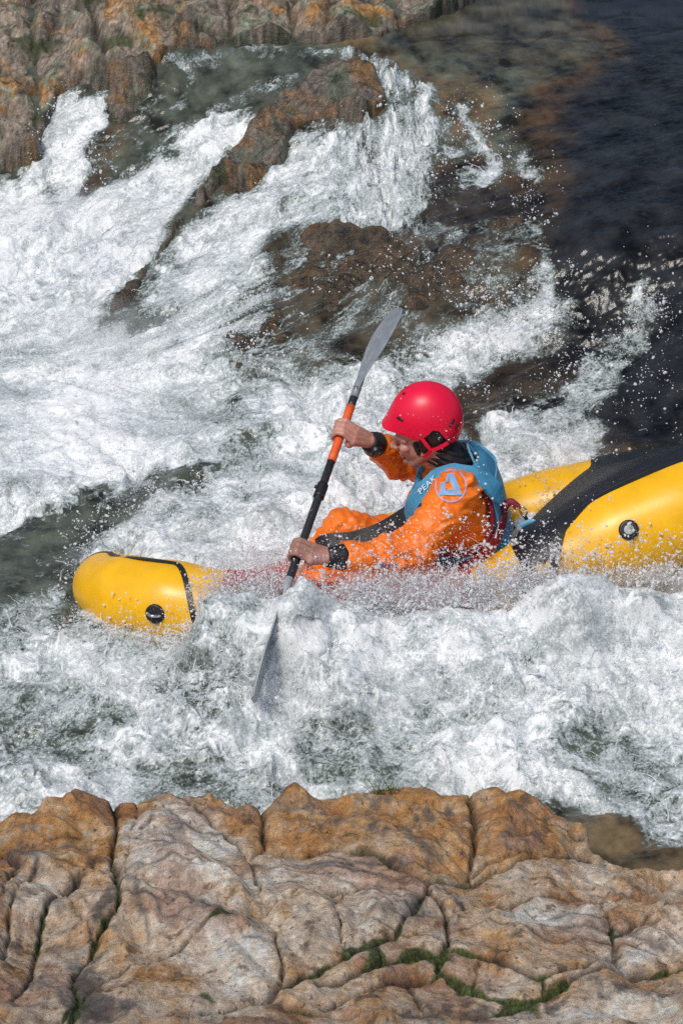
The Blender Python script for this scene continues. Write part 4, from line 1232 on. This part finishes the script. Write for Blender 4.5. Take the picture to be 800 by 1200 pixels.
def build_paddler():
    root = empty('paddler', tuple(HIP))
    tag(root, 'kayaker in red helmet, orange drysuit and blue vest leaning into a paddle stroke', 'person')
    # --- the body: one continuous skin
    L = Lumps()
    torso_lump(L, -.02)
    L.limb([NECK - TU * .05, NECK + (HEAD - NECK) * .45, HEAD - HU * .03], [.062, .058, .056])
    for S, E, Wp in ((SH_L, EL_L, WR_L), (SH_R, EL_R, WR_R)):
        L.limb([HIP + TU * TLEN * .86, S, S * .55 + E * .45, E, E * .6 + Wp * .4, Wp], [.06, .058, .048, .041, .040, .027])
    hand(L, GRIP_LOW, WR_L, 1, 1); hand(L, GRIP_UP, WR_R, 1, 1)
    knees = []
    for sgn, kn, ft in ((1, aty(404, 662, -.15), aty(318, 708, -.13)), (-1, aty(404, 623, .14), aty(338, 694, .11))):
        hip = HIP + TL * .09 * sgn + TU * .02
        L.limb([hip, hip * .5 + kn * .5, kn, kn * .5 + ft * .5, ft], [.085, .078, .056, .055, .042]); knees.append((hip, kn, ft))
        L.limb([ft, ft + np.array([-.10, 0, .06])], [.04, .03])
    # head
    AX = np.array([HF, HL, HU])
    L.ball(head_pt(.0, 0, .035), (.098, .076, .098), AX, 28, 18)
    L.ball(head_pt(.028, 0, -.035), (.066, .061, .085), AX, 28, 18)                    # face block
    L.limb([head_pt(.0, .050, -.06), head_pt(.052, .026, -.104), head_pt(.068, 0, -.108), head_pt(.052, -.026, -.104), head_pt(.0, -.050, -.06)], [.022, .018, .017, .018, .022])  # jaw
    L.ball(head_pt(.079, 0, -.103), (.016, .019, .015), AX)                             # chin
    L.limb([head_pt(.094, 0, .006), head_pt(.108, 0, -.018), head_pt(.119, 0, -.036)], [.0085, .0105, .0125])   # nose
    for q in (-1, 1):
        L.ball(head_pt(.107, q * .0125, -.040), (.010, .0085, .008), AX)                # nostrils
        L.limb([head_pt(.087, q * .012, .016), head_pt(.084, q * .042, .016), head_pt(.062, q * .062, .008)], [.011, .011, .009])    # brow
        L.ball(head_pt(.068, q * .046, -.026), (.022, .022, .018), AX)                  # cheek
        L.ball(head_pt(-.004, q * .074, -.012), (.018, .008, .030), AX)                 # ear
        L.limb([head_pt(.088, q * .006, -.052), head_pt(.086, q * .017, -.054)], [.010, .009])
    L.limb([head_pt(.091, -.019, -.0655), head_pt(.099, 0, -.0625), head_pt(.091, .019, -.0655)], [.0055, .0068, .0055])   # lips
    L.limb([head_pt(.089, -.016, -.077), head_pt(.096, 0, -.0775), head_pt(.089, .016, -.077)], [.0055, .0072, .0055])

    def detail(co, no):
        return .0006 * fbm(331, co[:, 0] * 1.3 + co[:, 1], co[:, 2] + co[:, 1] * .6, 120, 3)
    body = L.build('body', .0034, MAT['skin'], root, 3, detail)
    n = len(body.data.vertices); co = np.empty(n * 3, np.float32); body.data.vertices.foreach_get('co', co); co = co.reshape(-1, 3) - HEAD
    ff, uu, ll = co @ HF, co @ HU, co @ HL
    beard = sstep(-.035, -.075, uu + .05 * sstep(.02, -.03, ff)) * sstep(-.05, -.01, ff) * (np.abs(uu) < .2) * sstep(-.17, -.14, uu)
    lips = np.exp(-(((uu + .07) / .011) ** 2 + ((ff - .094) / .014) ** 2 + (ll / .02) ** 2))
    set_float(body, 'beard', np.clip(beard * .5, 0, 1)); set_float(body, 'lips', lips)
    k = NT('weathered_skin'); k.set(Roughness=.48, Subsurface_Weight=.15, Subsurface_Radius=(.012, .005, .003), Subsurface_Scale=.6)
    c = k.mix(k.ramp(k.noise(45, 4), .35, .7), (.50, .235, .185), (.62, .33, .25))
    c = k.mix(k.attr('beard').outputs['Fac'], c, (.13, .075, .05)); c = k.mix(k.mathn('MULTIPLY', k.attr('lips').outputs['Fac'], .6), c, (.40, .12, .10))
    k.l(c, k.b.inputs['Base Color']); k.bump(k.noise(260, 3), .2, .002); body.data.materials.clear(); body.data.materials.append(k.m)
    for q in (-1, 1):
        E = Lumps(); E.ball(head_pt(.074, q * .032, .0), .0125, AX, 20, 14)
        e = poly_mesh('eye', E.V, E.F, MAT['white'], root)
        I = Lumps(); I.ball(head_pt(.0835, q * .032, -.001), (.0045, .006, .006), AX, 16, 10); i = poly_mesh('iris', I.V, I.F, MAT['rubber'], root); i.parent = e; i.matrix_parent_inverse = Matrix.Identity(4)
    Hr = Lumps(); Hr.ball(head_pt(-.02, 0, .03), (.092, .081, .095), AX, 24, 14); Hr.limb([head_pt(-.06, .03, -.04), head_pt(-.075, 0, -.05), head_pt(-.06, -.03, -.04)], [.035, .036, .035])
    Hr.limb([head_pt(.026, .066, -.012), head_pt(.022, .066, -.05)], [.012, .008]); Hr.build('hair', .006, plain('dark_hair', (.02, .013, .01), .7, .4, 300, .6, 500), root, 2)

    # --- drysuit
    S = Lumps(); torso_lump(S, .012, -.06, .93)
    for Sh, E, Wp, dr in ((SH_L, EL_L, WR_L, 1), (SH_R, EL_R, WR_R, 1)):
        w = Wp + unit(E - Wp) * .062
        S.limb([HIP + TU * TLEN * .82, Sh, Sh * .62 + E * .38, E * .92 + Sh * .08, E * .62 + Wp * .38, E * .28 + Wp * .72, w], [.09, .079, .077, .070, .064, .052, .038])
    for hip, kn, ft in knees: S.limb([hip, hip * .5 + kn * .5, kn, kn * .5 + ft * .5, ft], [.105, .098, .074, .066, .05])

    def folds(co, no):
        a = co @ np.array([.62, .5, .6]); b = co @ np.array([-.6, .3, .75]); c = co @ np.array([.3, -.8, .45])
        w = fbm(341, a, b, 9, 3) * .35
        near_el = np.zeros(len(co)); a = a + .03 * w; b = b + .03 * fbm(353, c, a, 7, 2)
        for E in (EL_L, EL_R, SH_L): near_el = np.maximum(near_el, np.exp(-np.sum((co - E) ** 2, 1) / .011))
        for kn in knees: near_el = np.maximum(near_el, .7 * np.exp(-np.sum((co - kn[1]) ** 2, 1) / .02))
        r = 1 - np.abs(Noise(345)(a * 13 + w * 4, b * 5 + c * 3)) * 2.2; r2 = 1 - np.abs(Noise(347)(b * 21 + w * 5, a * 9 + c * 5)) * 2.2
        r3 = 1 - np.abs(Noise(351)(a * 34 + w * 6, c * 16 + b * 9)) * 2.2
        return (.011 * np.clip(r, -.3, 1) + .008 * np.clip(r2, -.3, 1) + .0035 * np.clip(r3, -.3, 1)) * (.62 + 1.2 * near_el) - .003 + .002 * fbm(349, a, b + c, 30, 3)
    suit = S.build('drysuit', .006, MAT['orange'], root, 3, folds)
    # cuffs, neck seal, watch
    for E, Wp, ln in ((EL_L, WR_L, .066), (EL_R, WR_R, .056)):
        d = unit(E - Wp); a = Wp - d * .004; pth = np.array([a + d * ln * t for t in np.linspace(0, 1, 8)])
        r = np.array([.0325, .035, .037, .039, .041, .043, .045, .046]) * 1.06
        V, Fc = sweep(pth, r, 28); poly_mesh('cuff', V, Fc, MAT['rubber'], root)
    d = unit(EL_R - WR_R); c = WR_R + d * .022; nrm = unit(np.array([-.1, -1, .25]) - d * np.dot([-.1, -1, .25], d))
    w = disc('watch', c + nrm * .039, nrm, .024, .012, MAT['rubber'], root)
    fce = disc('watch_face', c + nrm * .0515, nrm, .0165, .0015, plain('watch_glass', (.03, .07, .08), .15), root); fce.parent = w; fce.matrix_parent_inverse = Matrix.Identity(4)
    a = unit(np.cross(nrm, d)); cc = c + nrm * .0538
    hv = np.array([cc, cc + a * .011 + d * .003, cc, cc + d * -.004 - a * .007]); V, Fc = sweep(hv[:2], .0012, 6, up=tuple(nrm)); hd = poly_mesh('watch_hand', V, Fc, MAT['print'], root); hd.parent = w; hd.matrix_parent_inverse = Matrix.Identity(4)
    N_ = Lumps(); N_.limb([NECK - TU * .045, NECK + TU * .03, NECK + (HEAD - NECK) * .42], [.082, .070, .061]); N_.build('neck_seal', .006, MAT['rubber'], root, 3, lambda co, no: .003 * np.sin(co[:, 2] * 260 + co[:, 0] * 90))

    # --- vest: a padded shell with arm and neck openings
    def vest_cells(keep, grow, name, mat, thick, nu=220, nh=130, h0=.10, h1=1.0, bulge=None, parent=root):
        us = np.linspace(0, 360, nu, endpoint=False); hs = np.linspace(h0, h1, nh); UU, HH = np.meshgrid(us, hs)
        g = grow + (bulge(UU, HH) if bulge is not None else 0)
        P, Nn = torso(UU, HH, 0.0); P = P + Nn * (g if np.ndim(g) == 0 else g[..., None])
        K = keep(UU, HH); idx = -np.ones(K.shape, int); Fc = []; cells = K[:-1] & K[1:] & np.roll(K, -1, 1)[:-1] & np.roll(K, -1, 1)[1:]
        V = []
        for i, j in zip(*np.nonzero(cells)):
            q = []
            for a, b in ((i, j), (i, (j + 1) % nu), (i + 1, (j + 1) % nu), (i + 1, j)):
                if idx[a, b] < 0: idx[a, b] = len(V); V.append(P[a, b])
                q.append(int(idx[a, b]))
            Fc.append(q)
        return poly_mesh(name, V, Fc, mat, parent, mods=[('SMOOTH', dict(factor=.5, iterations=5)), ('SOLIDIFY', dict(thickness=thick, offset=-1))])

    def hole(UU, HH, pad=0.0):
        s = np.minimum(np.abs(UU - 92), np.abs(UU - 268)); return (s / (50 + pad * 260)) ** 2 + ((HH - .755) / (.285 + pad)) ** 2 < 1

    def neck(UU, HH): return HH > .955 - .055 * np.cos(np.radians(UU))

    def pads(UU, HH):
        return .034 * np.exp(-((np.mod(UU + 40, 360) - 40) / 34) ** 2) * sstep(.15, .3, HH) * sstep(.85, .7, HH) + .004 * fbm(361, UU * .02, HH * 2, 2, 3)
    vest = vest_cells(lambda U, H: ~hole(U, H) & ~neck(U, H) & (H > .18 + .05 * np.cos(np.radians(U))), .036, 'life_vest', MAT['blue'], .03, bulge=pads)

    def child(o): o.parent = vest; o.matrix_parent_inverse = Matrix.Identity(4); return o

    def band(name, us, hs, width, mat, lift=.045, thick=.005):
        us = np.asarray(us, float); hs = np.asarray(hs, float); k = np.linspace(0, len(us) - 1, 50)
        p, n = torso(np.interp(k, range(len(us)), us), np.interp(k, range(len(hs)), hs)); 
        return child(strip(name, p + n * lift, n, width, thick, mat, root))
    # piping round the near and far arm openings
    for c0 in (92, 268):
        q = np.linspace(0, 2 * np.pi, 90)
        p, n = torso(c0 + 50 * np.cos(q), .755 + .285 * np.sin(q)); sel = (.755 + .285 * np.sin(q)) < 1.0
        V, Fc = sweep((p + n * .030)[:], .011, 8, up=tuple(TL), closed=False); child(poly_mesh('arm_piping', V, Fc, MAT['maroon'], root))
    band('side_strap', [168, 150, 128, 108, 90, 70, 48], [.66, .58, .50, .43, .38, .345, .33], .046, MAT['maroon'], .046)
    band('side_strap', [104, 98, 92], [.47, .36, .19], .034, MAT['maroon'], .052)
    band('waist_belt', np.linspace(0, 355, 20), np.full(20, .245) + .04 * np.cos(np.radians(np.linspace(0, 355, 20))), .034, MAT['black'], .0435)
    # paler yoke over the near and far shoulder, and the back panel
    for sg in (1, -1):
        us = np.array([30, 42, 58, 76, 98, 120, 138, 150]) * sg; hs = np.array([.72, .84, .925, .962, .968, .95, .90, .80])
        k = np.linspace(0, 7, 60); p, n = torso(np.mod(np.interp(k, range(8), us), 360), np.interp(k, range(8), hs))
        child(strip('shoulder_strap', p + n * (.058 if sg > 0 else .028), n, .072, .016, MAT['blue'] if sg > 0 else MAT['pale'], root))
        if sg > 0: STRAP = (p + n * .076, n)
    us = np.linspace(150, 210, 20)
    child(vest_cells(lambda U, H: (U > 143) & (U < 217) & (H > .33) & (H < .86), .040, 'back_panel', MAT['pale'], .012))
    V, Fc = sweep(catmull([torso(np.array(190.), np.array(.93))[0] + TU * .03, torso(np.array(180.), np.array(.99))[0] + TU * .075, torso(np.array(165.), np.array(.93))[0] + TU * .03], 8), .009, 8, up=tuple(TF), flat=.5); child(poly_mesh('grab_loop', V, Fc, MAT['pale'], root))
    # tether at the back: red tab, steel clip, black cord
    p, n = torso(np.array(158.), np.array(.66)); a = p + n * .05
    V, Fc = sweep(catmull([a, a + n * .03 + TU * .03, a + n * .055 + TU * .005], 6), .014, 8, up=(0, 1, 0)); tb = child(poly_mesh('tether_tab', V, Fc, MAT['maroon'], root))
    c = a + n * .07 - TU * .012; q = np.linspace(0, 2 * np.pi, 20, endpoint=False); V, Fc = sweep(np.array([c + n * .012 * math.cos(t) + TU * .020 * math.sin(t) for t in q]), .0035, 8, closed=True, up=tuple(TL)); child(poly_mesh('steel_clip', V, Fc, MAT['metal'], root))
    V, Fc = sweep(catmull([c - TU * .02, c + n * .012 - TU * .07, c - TU * .13 + n * .008, c - TU * .19 - n * .02], 8), .007, 8, up=(0, 1, 0)); child(poly_mesh('tether_cord', V, Fc, MAT['black'], root))
    # chest pocket with red tab and buckle near the neck
    p, n = torso(np.array([38., 34., 30.]), np.array([.86, .80, .74])); child(strip('chest_tab', p + n * .058, n, .03, .008, MAT['maroon'], root))
    p, n = torso(np.array([30., 27., 25.]), np.array([.88, .84, .80])); child(strip('chest_buckle', p + n * .058, n, .018, .010, MAT['grip'], root))

    # --- lettering and marks, laid onto the cloth
    dg = bpy.context.evaluated_depsgraph_get()
    from mathutils.bvhtree import BVHTree

    def on_cloth(target, V, view, lift):
        dg = bpy.context.evaluated_depsgraph_get(); tree = BVHTree.FromObject(target, dg); out = []
        for v in V:
            v = Vector(v); h = tree.ray_cast(v + Vector(view) * .15, -Vector(view), .4)
            out.append(tuple(h[0] + Vector(view) * lift) if h[0] is not None else tuple(v))
        return out

    def lettering(name, text, centre, right, up, size, mat, parent, target=None, view=None, lift=.003, bold=.006):
        cu = bpy.data.curves.new(name, 'FONT'); cu.body = text; cu.size = size; cu.align_x = 'CENTER'; cu.align_y = 'CENTER'; cu.offset = bold * size; cu.resolution_u = 3; cu.space_character = 1.08
        tmp = bpy.data.objects.new(name, cu); C.objects.link(tmp); dg = bpy.context.evaluated_depsgraph_get(); me = bpy.data.meshes.new_from_object(tmp.evaluated_get(dg)); bpy.data.objects.remove(tmp)
        bm = bmesh.new(); bm.from_mesh(me); bmesh.ops.subdivide_edges(bm, edges=[e for e in bm.edges if e.calc_length() > size * .2], cuts=2); bmesh.ops.triangulate(bm, faces=bm.faces)
        V = [centre + right * v.co.x + up * v.co.y for v in bm.verts]; bm.verts.index_update(); Fc = [[v.index for v in f.verts] for f in bm.faces]; bm.free()
        if target is not None: V = on_cloth(target, V, view, lift)
        o = poly_mesh(name, V, Fc, mat, root, smooth=False); o.parent = parent; o.matrix_parent_inverse = Matrix.Identity(4); return o
    P, Nn = STRAP; i0 = 20; c = P[i0]; n = unit(Nn[i0]); r = unit(P[26] - P[14]); u = unit(np.cross(n, r))
    if u[2] < 0: u = -u
    lettering('strap_lettering', 'PEAK', c + n * .004, r, u, .034, MAT['white'], vest)
    c2 = P[30]; n2 = unit(Nn[30]); r2 = unit(P[34] - P[26]); u2 = unit(np.cross(n2, r2)); u2 = u2 if u2[2] > 0 else -u2
    lettering('strap_lettering', 'UK', c2 + n2 * .004, r2, u2, .022, MAT['print'], vest)
    # round badge with a cut-out letter A on the upper sleeve
    view = unit(CAM - SH_L); right = unit(np.cross((0, 0, 1), view)); up = np.cross(view, right); ctr = aty(528, 569, -.26)
    q = np.linspace(0, 2 * np.pi, 48, endpoint=False); V = []; Fc = []
    for a in q:
        for rr in (.060, .0535): V.append(ctr + right * rr * math.cos(a) * .95 + up * rr * math.sin(a))
    for j in range(48): k2 = (j + 1) % 48; Fc.append([2 * j, 2 * j + 1, 2 * k2 + 1, 2 * k2])
    b = poly_mesh('sleeve_badge', on_cloth(suit, V, view, .0035), Fc, MAT['ring'], root); b.parent = suit; b.matrix_parent_inverse = Matrix.Identity(4)
    A2 = [(-.040, -.030), (-.036, .012), (-.020, .012), (-.019, -.006), (-.006, -.018), (-.012, .040), (.008, .048), (.042, -.034), (.006, -.030)]
    quads = [[(-.042, -.034), (-.016, -.034), (-.020, .014), (-.036, .010)], [(-.042, -.034), (.042, -.034), (.034, -.014), (-.038, -.014)], [(.042, -.034), (.016, -.030), (-.014, .042), (.008, .046)], [(-.020, .010), (-.008, .014), (-.006, .044), (-.016, .040)]]
    V = []; Fc = []
    for qd in quads:
        b0 = len(V)
        for i in range(5):
            for j in range(5):
                s_, t_ = i / 4, j / 4; x = (1 - s_) * ((1 - t_) * qd[0][0] + t_ * qd[3][0]) + s_ * ((1 - t_) * qd[1][0] + t_ * qd[2][0]); y = (1 - s_) * ((1 - t_) * qd[0][1] + t_ * qd[3][1]) + s_ * ((1 - t_) * qd[1][1] + t_ * qd[2][1])
                V.append(ctr + right * x + up * y)
        for i in range(4):
            for j in range(4): k2 = b0 + i * 5 + j; Fc.append([k2, k2 + 1, k2 + 6, k2 + 5])
    hh = on_cloth(suit, V, view, .004)
    hh = [tuple(np.array(v) + view * .0006 * (i // 25)) for i, v in enumerate(hh)]
    m = poly_mesh('badge_letter', hh, Fc, MAT['print'], root); m.parent = b; m.matrix_parent_inverse = Matrix.Identity(4)
    cfr = aty(454, 663, -.40); lettering('sleeve_lettering', 'PEAK', cfr, unit(right + up * .06), up, .034, MAT['print'], suit, suit, view, .004, .015)
    build_helmet(root)
    return root


def build_helmet(root):
    HC_ = aty(500, 490, .003); f = unit((-1, .10, -.03)); l = unit(np.cross((0, 0, 1), f)); u = np.cross(f, l)
    NA, NE = 120, 34

    def shell(az, el, grow=0.0):
        a, e = math.radians(az), math.radians(el)
        r = np.array([.134, .112, .138]) + grow
        k = np.array([math.cos(e) * math.cos(a), math.cos(e) * math.sin(a), math.sin(e)])
        k = np.sign(k) * np.abs(k) ** .94; k /= np.linalg.norm(k) ** .55
        p = k * r
        if k[0] < 0: p[0] *= .98
        return p

    def rim(az):
        b = abs((az + 180) % 360 - 180)
        return np.interp(b, [0, 40, 62, 80, 92, 101, 112, 124, 137, 152, 180], [-2, -5, -10, -14, -6, 3, 1, -14, -26, -29, -30])
    V = []; Fc = []
    for i in range(NE):
        t = i / (NE - 1)
        for j in range(NA):
            az = 360 * j / NA; e0 = rim(az); el = e0 + (90 - e0) * t
            p = shell(az, el)
            b = abs((az + 180) % 360 - 180)
            front = math.exp(-(b / 46) ** 4) * (1 - t) ** 9                         # the short peak
            p = p + np.array([.030, 0, -.012]) * front
            p *= 1 + .012 * math.exp(-((t - .26) / .05) ** 2) * sstep(150, 100, b) * 0
            V.append(HC_ + f * p[0] + l * p[1] + u * p[2])
    for i in range(NE - 1):
        for j in range(NA): Fc.append([i * NA + j, i * NA + (j + 1) % NA, i * NA + NA + (j + 1) % NA, i * NA + NA + j])
    hel = poly_mesh('helmet', V, Fc, MAT['helmet'], root, mods=[('SOLIDIFY', dict(thickness=.010, offset=-1)), ('BEVEL', dict(width=.003, segments=2, limit_method='ANGLE', angle_limit=.9))])
    kid = lambda o: (setattr(o, 'parent', hel), setattr(o, 'matrix_parent_inverse', Matrix.Identity(4)), o)[2]
    W = lambda az, el, g: (lambda p: HC_ + f * p[0] + l * p[1] + u * p[2])(shell(az, el, g))
    # vents: dark slots with a raised lip
    for az, el, ln, sl in ((47, 14, 17, -1), (-47, 14, 17, 1), (136, 9, 13, 9), (-136, 9, 13, 9), (146, 1, 8, 7), (20, 52, 9, 3), (-20, 52, 9, 3)):
        V = []; Fc = []
        for k in range(11):
            t = k / 10 - .5; hw = 3.0 * (1 - (2 * t) ** 2) ** .5 + .15
            V += [W(az + ln * t, el + sl * t - hw * .5, .0022), W(az + ln * t, el + sl * t + hw, .0022)]
        for k in range(10): Fc.append([2 * k, 2 * k + 1, 2 * k + 3, 2 * k + 2])
        kid(poly_mesh('vent', V, Fc, MAT['rubber'], root, mods=[('SOLIDIFY', dict(thickness=.002, offset=0))]))
    # ear pads and Y straps, one set each side
    for q in (1, -1):
        E = Lumps(); E.ball(HC_ + f * -.026 + l * .083 * q + u * -.024, (.042, .018, .048), np.array([f, l, u]), 24, 14)
        E.ball(HC_ + f * .006 + l * .074 * q + u * -.056, (.022, .014, .05), np.array([f, l, u]), 20, 12); E.build('ear_pad', .005, MAT['rubber'], root, 3)
        P = lambda a, b, c: HC_ + f * a + l * (b * q) + u * c
        for pts in ([P(.014, .106, -.020), P(-.004, .106, -.048), P(-.022, .100, -.076)], [P(-.082, .094, -.046), P(-.052, .102, -.062), P(-.022, .100, -.076)], [P(-.022, .100, -.076), P(.0, .078, -.112), P(.034, .040, -.140)]):
            c = catmull(pts, 6); kid(strip('chin_strap', c, np.tile(l * q, (len(c), 1)), .013, .004, MAT['helmet'], root))
        kid(disc('rivet', P(.014, .109, -.010), l * q, .0045, .004, MAT['metal'], root, 12)); kid(disc('rivet', P(-.084, .093, -.036), l * q, .0045, .004, MAT['metal'], root, 12))


def make_light():
    sc = bpy.context.scene
    w = bpy.data.worlds.new('World'); sc.world = w; w.use_nodes = True
    nt = w.node_tree; bg = nt.nodes['Background']
    sky = nt.nodes.new('ShaderNodeTexSky'); sky.sky_type = 'NISHITA'; sky.sun_disc = False
    el, az = math.radians(58), math.radians(SUN_AZ)
    sky.sun_elevation = el; sky.sun_rotation = az
    sky.air_density = 1.0; sky.dust_density = 3.0; sky.ozone_density = .6
    nt.links.new(sky.outputs[0], bg.inputs[0]); bg.inputs[1].default_value = SKY
    ld = bpy.data.lights.new('sun', 'SUN'); ld.energy = SUN; ld.angle = math.radians(SUN_ANG); ld.color = (1, .96, .9)
    lo = bpy.data.objects.new('sun', ld); C.objects.link(lo)
    d = Vector((math.sin(az) * math.cos(el), math.cos(az) * math.cos(el), math.sin(el)))   # towards the sun
    lo.rotation_euler = d.to_track_quat('Z', 'Y').to_euler()
    sc.view_settings.view_transform = 'Standard'; sc.view_settings.look = 'None'; sc.view_settings.exposure = 0
    sc.render.engine = 'CYCLES'
    sc.cycles.max_bounces = 10; sc.cycles.diffuse_bounces = 5; sc.cycles.volume_bounces = 7; sc.cycles.use_denoising = DENOISE


DENOISE = False
SUN_AZ = 215.0; SUN = 1.9; SUN_ANG = 14.0; SKY = .11


make_camera(); make_light(); materials()
build_bed(); build_water(); build_near_bank(); build_grass_tuft(); build_spray(); build_mist()
build_raft(); build_bag(); build_paddle(); build_paddler()
